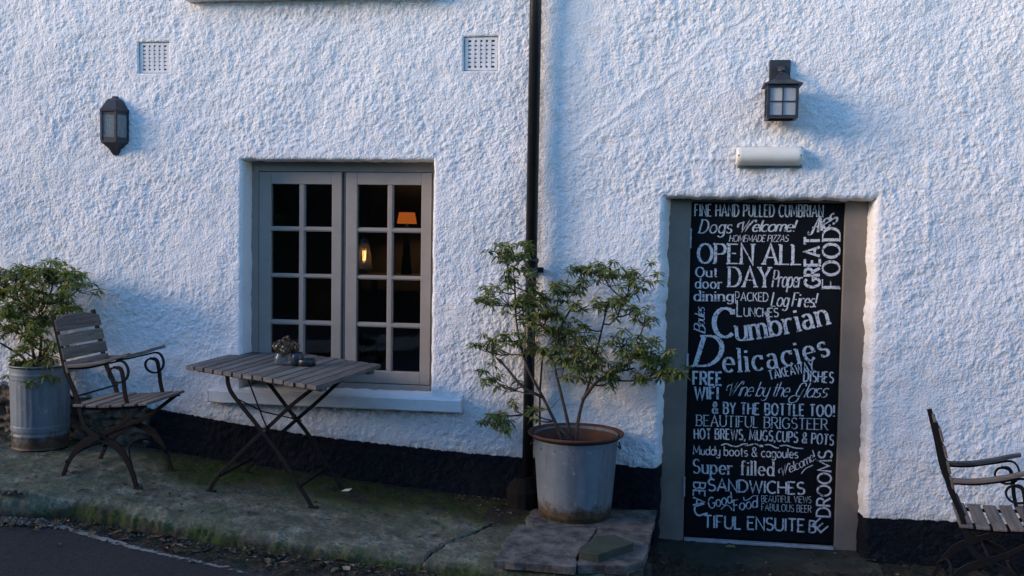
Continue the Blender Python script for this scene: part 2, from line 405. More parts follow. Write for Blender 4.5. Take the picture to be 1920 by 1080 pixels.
# ------------------------------------------------------------------ cottage
cottage = empty('cottage', (-.7, .2, 0))
tag(cottage, 'white roughcast cottage front with black plinth, small paned window and lettered door', 'cottage')
WX0, WX1, WZ0, WZ1 = -2.533, -1.362, .755, 2.122
DX0, DX1, DZ0, DZ1 = -.030, 1.092, -.40, 1.920
V1 = (-3.192, -2.993, 2.638, 2.824); V2 = (-1.192, -.992, 2.635, 2.829)
UX0, UX1, UZ0, UZ1 = -2.66, -1.45, 3.14, 4.25
holes = [(WX0, WX1, WZ0, WZ1, .020, .0012), (DX0, DX1, DZ0, DZ1, .034, .0025), (*V1, .006, .0007), (*V2, .006, .0007), (UX0, UX1, UZ0, UZ1, .02, .001)]
st = .0056
xb = [-10, -4.45, V1[0], V1[1], UX0, WX0, UX1, WX1, V2[0], V2[1], DX0, DX1, 2.25, 6.5]
gx = lines(xb, [.12]+[st]*(len(xb)-3)+[.12])
zb = [-.40, -.2, WZ0, DZ1, WZ1, V2[2], V1[2], V1[3], V2[3], UZ0, UZ1, 5.3]
gz = lines(zb, [.04]+[st]*8+[.03, .1])
X, Z = np.meshgrid(gx, gz, indexing='ij')
BX = [-10, -4.13, -3.06, -2.14, -1.19, -.81, -.26, -.06, -.02, 0.03, 1.05, 1.057, 1.3, 1.92, 6]
BZ = [.75, .71, .60, .487, .426, .414, .404, .392, .40, .45, .16, .173, .182, .185, .17]
band = Z - np.interp(X, BX, BZ)
stone = np.clip((-3.02 - X)/.25, 0, 1) * (band < .02)
def seg_d(x, z, pts):
    d = np.full(x.shape, 9.0)
    for (a, b) in zip(pts[:-1], pts[1:]):
        ax, az = a; bx, bz = b; L = (bx-ax)**2+(bz-az)**2
        t = np.clip(((x-ax)*(bx-ax)+(z-az)*(bz-az))/L, 0, 1); dd = (x-ax-t*(bx-ax))**2+(z-az-t*(bz-az))**2
        d = np.minimum(d, np.sqrt(dd))
    return d
def wpts(l): return [tuple(on_y(*p)[[0, 2]]) for p in l]
ridge1 = wpts([(1060, 290), (1150, 222), (1280, 125), (1345, 66), (1405, 22)])
ridge2 = wpts([(1635, 125), (1700, 190), (1765, 262)])
ridge3 = wpts([(1745, 290), (1736, 360), (1740, 440)])
ridge4 = wpts([(1255, 297), (1375, 300)])
wig = samp(f_150, X, Z)*.0035
r1 = seg_d(X+wig, Z-wig, ridge1); r2 = seg_d(X+wig, Z+wig, ridge2); r3 = seg_d(X+wig, Z, ridge3); r4 = seg_d(X, Z+wig*.6, ridge4)
calm = np.ones_like(X)
calm -= .55*np.exp(-(r1/.05)**2) + .3*np.exp(-(r2/.05)**2)
sd_ = {}
dmin = np.full(X.shape, 9.0); inset = np.zeros_like(X)
for i, (a, b, c, d, rr, wb) in enumerate(holes):
    dx = np.maximum(np.maximum(a-X, X-b), 0); dz = np.maximum(np.maximum(c-Z, Z-d), 0); dd = np.sqrt(dx*dx+dz*dz)
    q = np.clip(dd, 0, rr); inset = np.maximum(inset, rr - np.sqrt(np.maximum(rr*rr-(rr-q)**2, 0)))
    dmin = np.minimum(dmin, dd + (0 if i != 1 else .02))
calm *= .25 + .75*np.clip(dmin/.05, 0, 1)
pipe_calm = np.exp(-((X+.70)/.07)**2); calm *= 1-.55*pipe_calm
# thrown render: rounded pebbly lumps, patches of coarser and finer throw
lump = samp(f_peb, X, Z)*.0034 + samp(f_peb2, X, Z)*.0028 + samp(f_28, X, Z)*.0004 + samp(f_60, X, Z)*.0009
patch = np.clip(1.0 + .16*samp(f_700, X+2, Z), .5, 1.5)
H_ = lump*calm*patch + samp(f_150, X, Z)*.0014*np.clip(dmin/.08, .1, 1) + samp(f_700, X, Z)*.0038*np.clip(dmin/.15, .15, 1)
H_ += .0042*np.exp(-(r1/.014)**2) + .003*np.exp(-(r2/.03)**2) + .004*np.exp(-(r3/.018)**2) + .0035*np.exp(-(r4/.012)**2)
H_ += np.where(X > -.78, .012*np.clip((X+.78)/.16, 0, 1), 0)
H_ += stone*(samp(f_60, X*.7, Z)*.010 + samp(f_150, X, Z)*.008)
fade = np.clip((X+5.2)/.6, 0, 1)*np.clip((3.0-X)/.6, 0, 1)
Yw = -H_*fade + inset
for (a, b, c, d, rr, wb) in holes:           # uneven hand-rendered edges
    nx = samp(f_150, 0*X+.3, Z*1.3)*wb; nz_ = samp(f_150, X*1.3, 0*Z+.7)*wb
    dx = np.minimum(abs(X-a), abs(X-b)); inz = (Z > c-.1) & (Z < d+.1); inx = (X > a-.1) & (X < b+.1)
    X = X + np.where(inz, nx*np.exp(-(dx/.05)**2), 0)
    dz = np.minimum(abs(Z-c), abs(Z-d)); Z = Z + np.where(inx, nz_*np.exp(-(dz/.05)**2), 0)
cx = (gx[:-1, None]+gx[1:, None])/2 + 0*gz[None, :-1]; cz = (gz[None, :-1]+gz[None, 1:])/2 + 0*gx[:-1, None]
keep = np.ones(cx.shape, bool)
for (a, b, c, d, rr, wb) in holes: keep &= ~((cx > a) & (cx < b) & (cz > c) & (cz < d))
# rain stains below vents, sill, fitting
G = lambda x0, z0, sx, sz: np.exp(-((X-x0)/sx)**2)*np.exp(-(np.maximum(z0-Z, 0)/sz)**2)*(Z < z0+.01)
stain = .9*G(-2.0, .66, .75, .05) + .55*G(-2.0, 3.03, .8, .10) + .8*G(.46, 2.09, .08, .05) + .9*G(.66, 2.09, .03, .03) + .45*np.exp(-(band/.03)**2)*(band > 0)
stain += .5*np.exp(-((X+.742)/.018)**2) + .7*np.exp(-(r1/.008)**2)*(X > .35)*samp(f_150, X, Z).clip(0, 1) + .35*G(-1.09, 2.63, .13, .04) + .3*G(.56, 2.36, .10, .10)
wall = grid_mesh('wall', X, Yw, Z, keep, M_wall, dict(band=band, stone=stone, stain=stain))
rel(wall, cottage)

def reveal(hole, depth, name, sides='LRTB'):
    """the sides of an opening, following the wavy edge of the rendered wall"""
    a, b, c, d, rr, wb = hole
    ia, ib = np.argmin(abs(gx-a)), np.argmin(abs(gx-b)); ja, jb = np.argmin(abs(gz-c)), np.argmin(abs(gz-d))
    for s in sides:
        if s == 'L': ii, jj, nrm = [ia]*(jb-ja+1), list(range(ja, jb+1)), (1, 0)
        if s == 'R': ii, jj, nrm = [ib]*(jb-ja+1), list(range(ja, jb+1)), (-1, 0)
        if s == 'T': ii, jj, nrm = list(range(ia, ib+1)), [jb]*(ib-ia+1), (0, -1)
        if s == 'B': ii, jj, nrm = list(range(ia, ib+1)), [ja]*(ib-ia+1), (0, 1)
        x0 = X[ii, jj]; y0 = Yw[ii, jj]; z0 = Z[ii, jj]; n = max(3, int(depth/.012))
        T = np.linspace(0, 1, n+1)[None, :]; y = y0[:, None] + (depth-y0[:, None])*T
        amp = np.minimum(T*4, 1)*(.0007 if hole is not holes[1] else .0015); q = samp(f_60, (x0+z0)[:, None]+0*T, y*1.0)*amp + samp(f_28, (x0+z0)[:, None]+0*T, y)*amp*.5
        if hole is holes[1] and s in 'LR': q = q + (T*(.018+.034*np.clip(z0[:, None]/1.9, 0, 1)) if s == 'L' else T*.020)
        o = grid_mesh(name, x0[:, None]+nrm[0]*q+0*T, y, z0[:, None]+nrm[1]*q+0*T, np.ones((len(ii)-1, n), bool), M_wall,
                      dict(band=(z0[:, None]-np.interp(x0, BX, BZ)[:, None])+0*T if hole is holes[1] else 1+0*T*x0[:, None], stone=0*T*x0[:, None], stain=0*T*x0[:, None]))
        rel(o, cottage)
reveal(holes[0], .19, 'window_reveal'); reveal(holes[1], .21, 'door_reveal', 'LRT')
reveal(holes[2], .035, 'vent_recess'); reveal(holes[3], .035, 'vent_recess'); reveal(holes[4], .19, 'window_reveal')

# air vents: cast grilles with 5 x 7 holes
for (a, b, c, d) in (V1, V2):
    mb = MB(); nx, nz_ = 5, 7; x0, x1, z0, z1 = a+.004, b-.004, c+.004, d-.004
    pw = (x1-x0-.03)/nx; ph = (z1-z0-.02)/nz_
    mb.bb(x0, x0+.019, .012, .036, z0, z1); mb.bb(x1-.019, x1, .012, .036, z0, z1)
    mb.bb(x0+.019, x1-.019, .0121, .036, z0, z0+.014); mb.bb(x0+.019, x1-.019, .0121, .036, z1-.014, z1)
    for i in range(1, nx): q = x0+.015+i*pw; mb.bb(q-.0098, q+.0098, .0125, .036, z0+.014, z1-.014)
    for j in range(1, nz_): q = z0+.010+j*ph; mb.bb(x0+.019, x1-.019, .0145, .035, q-.0078, q+.0078)
    vg = mb.build('air_vent', M_vent, cottage, off=(a, 0, c)); vg.parent = None; rel(vg, cottage)
    cv = MB().bb(a, b, .052, .056, c, d).build('vent_shade', M_dark); rel(cv, vg)  # flat dark sheet behind the holes, their shade painted as colour

# ---- window maker: frame, two sashes, sixteen panes, glazing bars
def make_window(ox0, ox1, oz0, oz1, L, Rr, rows, y, detail=True):
    fy0, fy1 = y, y+.06
    cxm = (L[0]+L[-1])/2
    mb = MB()
    mb.bb(ox0-.02, L[0]-.003, fy0, fy1, oz0, oz1+.02); mb.bb(Rr[-1]+.003, ox1+.02, fy0, fy1, oz0, oz1+.02)
    mb.bb(L[0]-.003, Rr[-1]+.003, fy0+.001, fy1, rows[0]+.003, oz1+.02)
    mb.bb(L[0]-.003, Rr[-1]+.003, fy0-.012, fy1, oz0, rows[-1]-.004)
    mb.bb(L[-1]+.003, Rr[0]-.003, fy0+.022, fy1, rows[-1]-.004, rows[0]+.003)
    frame = mb.build('window', M_paint, bevel=.003, off=((ox0+ox1)/2, y, oz0)); rel(frame, cottage)
    for (a, g0, g1, g2, g3, b) in (L, Rr):
        sz1, sz0 = rows[0], rows[-1]; gl = rows[1:-1]
        sb = MB(); yy0, yy1 = y-.006, y+.038
        sb.bb(a, g0, yy0, yy1, sz0, sz1); sb.bb(g3, b, yy0, yy1, sz0, sz1)
        sb.bb(g0, g3, yy0+.0015, yy1, gl[0][0], sz1); sb.bb(g0, g3, yy0+.0015, yy1, sz0, gl[-1][1])
        s = sb.build('sash', M_paint, bevel=.003, off=(a, y, sz0)); rel(s, frame)
        vb = MB().bb(g1, g2, yy0+.010, yy1-.004, gl[-1][1], gl[0][0]).bb(g1+.006, g2-.006, yy0+.004, yy0+.012, gl[-1][1], gl[0][0])
        rel(vb.build('glazing_bar', M_paint, bevel=.0015), frame)
        for k in range(len(gl)-1):
            t0, t1 = gl[k][1], gl[k+1][0]
            hb = MB().bb(g0, g3, yy0+.0105, yy1-.0045, t1, t0).bb(g0, g3, yy0+.0045, yy0+.0125, t1+.006, t0-.006)
            rel(hb.build('glazing_bar', M_paint, bevel=.0015), frame)
        for k in range(len(gl)):
            for (p0, p1) in ((g0, g1), (g2, g3)):
                t = rng.normal(0, .0012, 4)
                yb = y+.018; vs = [(p0-.004, yb+t[0], gl[k][1]-.004), (p1+.004, yb+t[1], gl[k][1]-.004), (p1+.004, yb+t[2], gl[k][0]+.004), (p0-.004, yb+t[3], gl[k][0]+.004)]
                vs += [(v[0], v[1]+.004, v[2]) for v in vs]
                pn = MB().add(vs, [(0,1,2,3), (7,6,5,4), (0,4,5,1), (1,5,6,2), (2,6,7,3), (3,7,4,0)]).build('pane', M_glass)
                rel(pn, frame)
    return frame
WY = .15
wx = lambda px, py=520: float(on_y(px, py, WY)[0]); wz = lambda py, px=650: float(on_y(px, py, WY)[2])
Lc = [wx(486), wx(508), wx(560), wx(571), wx(622), wx(640)]
Rc = [wx(648.5), wx(669), wx(725), wx(736), wx(789), wx(808)]
rws = [wz(323), (wz(346), wz(426)), (wz(435), wz(515)), (wz(523), wz(603)), (wz(612), wz(693)), wz(716)]
make_window(WX0, WX1, wz(738), WZ1, Lc, Rc, rws, WY)
dzu = 2.36
make_window(UX0, UX1, UZ0, UZ1, [x-.1 for x in Lc], [x-.1 for x in Rc], [r+dzu-.2 if not isinstance(r, tuple) else (r[0]+dzu-.2, r[1]+dzu-.2) for r in rws], WY)

# sills
def sill(x0, x1, z0, z1, yf, name='window_sill', back=.16, zback=None):
    n = 60; xs = np.linspace(x0, x1, n); prof = [(.02, z0), (yf+.006, z0), (yf, z0+.006), (yf-.001, z1-.012), (yf+.010, z1), (back, zback or z1+.02)]
    XX = np.tile(xs[:, None], (1, len(prof))); YY = np.tile(np.array([p[0] for p in prof])[None], (n, 1)); ZZ = np.tile(np.array([p[1] for p in prof])[None], (n, 1))
    wv = samp(f_150, XX, ZZ*0+.4)*.0010; mid = np.array([0, 1, 1, 1, 1, 0])[None]
    o = grid_mesh(name, XX, YY+wv*mid, ZZ+wv*mid, np.ones((n-1, len(prof)-1), bool), M_sill, smooth=False)
    rel(o, cottage)
    for x in (x0, x1): rel(MB().add([(x, p[0], p[1]) for p in prof], [tuple(range(len(prof)))]).build('sill_end', M_sill), o)
    return o
s0 = on_y(390, 728, -.06); s1 = on_y(864, 775, -.06)
sill(float(s0[0]), float(s1[0]), float(s1[2])+.0, float(s0[2])-.004, -.06, zback=wz(738)+.004)
sill(-2.86, -1.35, 3.052, 3.14, -.075, zback=3.16)

# ---- doorway
DY = .15
dxm = lambda px, py: float(on_y(px, py, DY)[0])
bx0, bx1 = dxm(1290, 690), dxm(1572, 690); btop = float(on_y(1440, 381, DY)[2]); bbot = float(on_y(1420, 1012, DY)[2])
mb = MB(); mb.bb(DX0-.03, bx0-.004, DY-.03, DY+.05, -.06, DZ1+.03); mb.bb(bx1+.004, DX1+.03, DY-.03, DY+.05, -.06, DZ1+.03)
mb.bb(bx0-.004, bx1+.004, DY-.029, DY+.05, btop+.004, DZ1+.04)
dfr = mb.build('door_frame', M_frame, bevel=.004, off=(bx0, DY, 0)); rel(dfr, cottage)
mb = MB(); mb.bb(bx0-.004, bx0+.001, DY-.001, DY+.05, bbot, btop); mb.bb(bx1-.001, bx1+.004, DY-.001, DY+.05, bbot, btop)
rel(mb.build('door_gap_shade', M_dark), cottage)  # solid dark strips beside the door, painted in place of gap shade
door = MB().bb(bx0+.002, bx1-.002, DY-.006, DY+.035, bbot+.004, btop-.002).build('door', M_board, bevel=.002, off=(bx0, DY, bbot)); rel(door, cottage)
tag(door, 'black door covered in hand painted white words')
for py in (447, 681, 912):
    p = on_y(1294-(py-447)*.026, py, DY-.03); h = MB().tube([(p[0]+.002, DY-.034, p[2]-.052), (p[0]+.002, DY-.034, p[2]+.052)], .006, 8)
    for k in (-.05, 0, .05): h.tube([(p[0]+.002, DY-.034, p[2]+k-.006), (p[0]+.002, DY-.034, p[2]+k+.006)], .008, 8)
    rel(h.build('hinge', M_strip), door)
rel(MB().bb(bx0, bx1, DY-.045, DY-.006, bbot-.022, bbot-.006).build('threshold_strip', M_strip, bevel=.003), cottage)

# dark room behind the panes
rm = MB(); x0, x1, y0, y1, z0, z1 = -4.2, -.15, .30, 3.4, .0, 2.75
rm.add([(x0, y0, z0), (x1, y0, z0), (x1, y1, z0), (x0, y1, z0), (x0, y0, z1), (x1, y0, z1), (x1, y1, z1), (x0, y1, z1)], [(0,1,2,3), (7,6,5,4), (1,5,6,2), (2,6,7,3), (4,0,3,7)])
rel(rm.build('room_wall', M_room), cottage)
bk = MB().bb(-10, WX0-.02, .22, .30, -.4, 5.3).bb(WX1+.02, DX0-.03, .22, .30, -.4, 5.3).bb(DX1+.03, 6.5, .22, .30, -.4, 5.3).bb(WX0-.02, WX1+.02, .22, .30, -.4, WZ0-.02).bb(WX0-.02, WX1+.02, .22, .30, WZ1+.02, 3.1).bb(DX0-.03, DX1+.03, .215, .30, -.4, 5.3).bb(WX0-.02, WX1+.02, .27, .30, 3.1, 5.3)
rel(bk.build('inner_wall', M_room), cottage)

# ------------------------------------------------------------------ road and pavement
f_g1 = f_60; f_g2 = f_28
LN = [on_g(*p, f=zr) for p in [(0, 965), (109, 988), (244, 1026), (463, 1077)]]
LNX = [-12, -3.9, LN[0].x, LN[1].x, LN[2].x, LN[3].x, -.6, 3, 8]
LNY = [-.9, -1.03, LN[0].y, LN[1].y, LN[2].y, LN[3].y, -1.75, -2.3, -2.6]
rx = lines([-30, -9, -4.6, 2.6, 9, 30], [1.5, .12, .014, .12, 1.5]); ry = lines([-30, -12, -3.2, -.3, .35], [1.5, .1, .014, .05])
GX, GY = np.meshgrid(rx, ry, indexing='ij')
ly = np.interp(GX, LNX, LNY)
gut = np.clip((GY-ly-.055)/.07+.5, 0, 1)
near = (GY > -3.4) & (GX > -5) & (GX < 3)
ZZ = zr(GX, GY) + np.where(near, gut*(samp(f_60, GX, GY)*.004+samp(f_28, GX, GY)*.003+samp(f_150, GX, GY)*.006) + (1-gut)*samp(f_28, GX, GY)*.0012, 0)
road = grid_mesh('road', GX, GY, ZZ, np.ones((len(rx)-1, len(ry)-1), bool), M_road, dict(gutter=gut))
tag(road, kind='structure')
# painted edge line, broken where it has worn away
def line_material():
    mt, n, b = newmat('worn road paint'); v = coord(n)
    col = mix(n, noise(n, v, 30, 4), (.24, .24, .23), (.12, .12, .11)); n.links.new(col, b.inputs['Base Color']); b.inputs['Roughness'].default_value = .7
    wv = attr(n, 'wear'); f = mth(n, 'ADD', mth(n, 'MULTIPLY', noise(n, v, 26, 5, .75), 1.0), mth(n, 'MULTIPLY', wv, -.5))
    tr = N(n, 'ShaderNodeBsdfTransparent'); ms = N(n, 'ShaderNodeMixShader'); n.links.new(sstep(n, f, .16, .26), ms.inputs[0])
    n.links.new(tr.outputs[0], ms.inputs[1]); n.links.new(b.outputs[0], ms.inputs[2]); n.links.new(ms.outputs[0], n.nodes['Material Output'].inputs[0]); return mt
lx = np.arange(-8, 2.2, .02); lv = np.linspace(-.026, .026, 7)
LX, LV = np.meshgrid(lx, lv, indexing='ij'); LY = np.interp(LX, LNX, LNY)+LV+samp(f_700, LX, 0*LX)*.006
g2 = np.clip((LY-np.interp(LX, LNX, LNY)-.055)/.07+.5, 0, 1)
LZ = zr(LX, LY)+g2*(samp(f_60, LX, LY)*.004+samp(f_28, LX, LY)*.003+samp(f_150, LX, LY)*.006)+(1-g2)*samp(f_28, LX, LY)*.0012+.004
wear = np.clip((LX+3.3)/1.6, 0, 1.0)*.62 + np.abs(LV)/.026*.40
tag(grid_mesh('road_edge_line', LX, LY, LZ, np.ones((len(lx)-1, 6), bool), line_material(), dict(wear=wear)), kind='structure')

EDGE = [on_g(*p) for p in [(0, 925), (47, 926), (146, 931), (292, 962), (364, 977), (474, 999), (600, 1014), (704, 1031), (783, 1043), (919, 1061)]]
EX = [-9, -4.2]+[e.x for e in EDGE]+[-.1]; EY = [-1.1, -1.12]+[e.y for e in EDGE]+[-1.1]
px_ = lines([-9, -4.6, -.09], [.08, .0085]); pt = np.concatenate([np.linspace(0, 1, 110), [1.01, 1.022, 1.036, 1.05, 1.062, 1.072, 1.08, 1.09, 1.10]])
PXg, PT = np.meshgrid(px_, pt, indexing='ij')
ey = np.interp(PXg, EX, EY)+samp(f_700, PXg, 0*PXg+.2)*.010+samp(f_150, PXg, 0*PXg+.2)*.005+samp(f_60, PXg, 0*PXg)*.002
top_t = np.clip(PT, 0, 1); PYg = .06 + (ey-.06)*top_t
over = np.clip(PT-1, 0, None)
PYg = PYg - np.where(over > 0, np.sqrt(over/.10)*.055, 0)
cr1 = [on_g(*p) for p in [(786, 1078), (792, 1046), (812, 1034), (850, 1012), (868, 1006), (900, 993), (925, 983)]]
cr2 = [on_g(*p) for p in [(505, 945), (455, 950), (398, 962)]]
dcr = np.minimum(seg_d(PXg+samp(f_60, PXg, PYg)*.004, PYg, [(c.x, c.y) for c in cr1]), seg_d(PXg, PYg+samp(f_60, PXg, PYg)*.004, [(c.x, c.y) for c in cr2])+.004)
zt = zp(PXg, PYg) + samp(f_150, PXg, PYg)*.0018+samp(f_60, PXg, PYg)*.0008+samp(f_28, PXg, PYg)*.0008
zt -= .018*np.exp(-(dcr/.007)**2)
dedge = (1-top_t)*abs(ey); zt -= .03*np.exp(-(dedge/.035)**1.4)
zbt = zr(PXg, PYg)-.05; kk = np.clip(over/.10, 0, 1)
PZg = zt*(1-kk**1.2)+zbt*kk**1.2 + np.where(over > 0, samp(f_60, PXg*1.5, PT*3)*.006, 0)
moss = np.clip(1.25+(PYg+.02)/.66 - .1*np.clip(PXg+2.9, -1, 0) + samp(f_700, PXg, PYg)*.16, -.3, 1.2)
moss = np.where(PXg < -2.75, moss-.55*np.clip((-2.75-PXg)/.35, 0, 1), moss)
moss += np.where(PXg > -1.25, .15*np.clip((PXg+1.25)/.3, 0, 1), 0) + 1.6*kk + .75*np.exp(-(dedge/.05)**2)
dirt = .9*np.exp(-(dcr/.008)**2) + .75*np.exp(-((PXg+.86)/.16)**2)*np.exp(-((PYg+.30)/.35)**2) + 1.0*kk + .6*np.exp(-((PYg+.02)/.06)**2)
pav = grid_mesh('pavement', PXg, PYg, PZg, np.ones((len(px_)-1, len(pt)-1), bool), M_pave, dict(moss=moss, dirt=dirt)); tag(pav, kind='structure')
# end of the pavement under the slabs
e = MB().bb(-.30, -.087, -1.06, .05, -.1, float(zp(-.1, -.5))-.012).build('pavement_end', M_step, bevel=.012); tag(e, kind='structure')

# door step
dst = MB()
n = 40; xs = np.linspace(-.06, 1.16, n)
prof = [(.22, -.050), (-.10, -.055), (-.20, -.060), (-.235, -.075), (-.245, -.16)]
SX = np.tile(xs[:, None], (1, 60)); tt = np.linspace(0, 4, 60); SY = np.tile(np.interp(tt, range(5), [p[0] for p in prof])[None], (n, 1)); SZ = np.tile(np.interp(tt, range(5), [p[1] for p in prof])[None], (n, 1))
SZ = SZ+samp(f_150, SX, SY)*.004+samp(f_60, SX, SY)*.0025-.006*(SX-.5); SY = SY+samp(f_150, SX, SY)*.006
door_step = grid_mesh('door_step', SX, SY, SZ, np.ones((n-1, 59), bool), M_step)
tag(door_step, 'low dark mossy stone step in front of the lettered door', 'step')

# slate slabs
def slab(pxs, off, th, mat, name, label, group=None, f=zp, seed=0):
    r = random.Random(seed); P = [on_g(*p, f=f, off=off) for p in pxs]; pts = []
    for a, b in zip(P, P[1:]+P[:1]):
        k = max(2, int((b-a).length/.045))
        for i in range(k): q = a.lerp(b, i/k); j = .0 if i == 0 else .006; pts.append(Vector((q.x+r.uniform(-j, j), q.y+r.uniform(-j, j), q.z)))
    c = sum(pts, Vector())/len(pts); mb = MB(); nn = len(pts)
    top = [(p.x, p.y, p.z+r.uniform(-.0015, .0015)) for p in pts]
    ring = [((p.x-c.x)*.985+c.x, (p.y-c.y)*.985+c.y, p.z+.003) for p in pts]
    bot = [((p.x-c.x)*(.985)+c.x, (p.y-c.y)*.985+c.y, p.z-th+r.uniform(-.003, .003)) for p in pts]
    zc = c.z+.003
    vs = ring+top+bot; fs = [tuple(range(nn))]
    for i in range(nn): j = (i+1) % nn; fs += [(i+nn, j+nn, j, i), (i+2*nn, j+2*nn, j+nn, i+nn)]
    fs.append(tuple(range(2*nn, 3*nn))[::-1]); mb.add(vs, fs)
    o = mb.build(name, mat, off=tuple(c)); tag(o, label, 'slab', group); return o
slab([(972, 984), (1118, 991), (1106, 1012), (1083, 1040), (1079, 1064), (926, 1052), (945, 1015)], .034, .035, M_slate, 'stone_slab', 'large grey slate paving slab at front left of the tub', 'slate slabs by the door', seed=3)
slab([(1121, 992), (1221, 1000), (1213, 1036), (1206, 1052), (1175, 1062), (1083, 1059), (1087, 1040), (1110, 1012)], .036, .042, M_slate, 'stone_slab', 'grey slate paving slab beside the door step with loose slate on it', 'slate slabs by the door', seed=4)
slab([(1000, 955), (1232, 957), (1223, 997), (1121, 989), (1005, 984), (985, 975)], .030, .035, M_slate, 'stone_slab', 'rear slate paving slab carrying the galvanised tub', 'slate slabs by the door', seed=5)
ls = slab([(1118, 1006), (1152, 1003), (1188, 1019), (1122, 1040), (1085, 1034), (1086, 1028)], .076, .036, M_slate2, 'loose_slate', 'loose greenish slate offcut lying on the front slab', seed=6)
# rubble that carries the slabs at the front
for k, (px, py) in enumerate([(960, 1068), (1195, 1072)]):
    p = on_g(px, py, off=-.02); mb = MB(); q = [(p.x+math.cos(t)*.07*random.uniform(.8, 1.1), p.y+.10+math.sin(t)*.06*random.uniform(.8, 1.1)) for t in np.linspace(0, 6.28, 9)[:-1]]
    mb.prism(q, -.02, float(p.z)+.012); o = mb.build('support_stone', M_step, bevel=.01); tag(o, ['rough stone propping the left end of the slate slabs', 'rough stone propping the slate slabs next to the door'][k], 'stone', 'stones under the slate slabs')

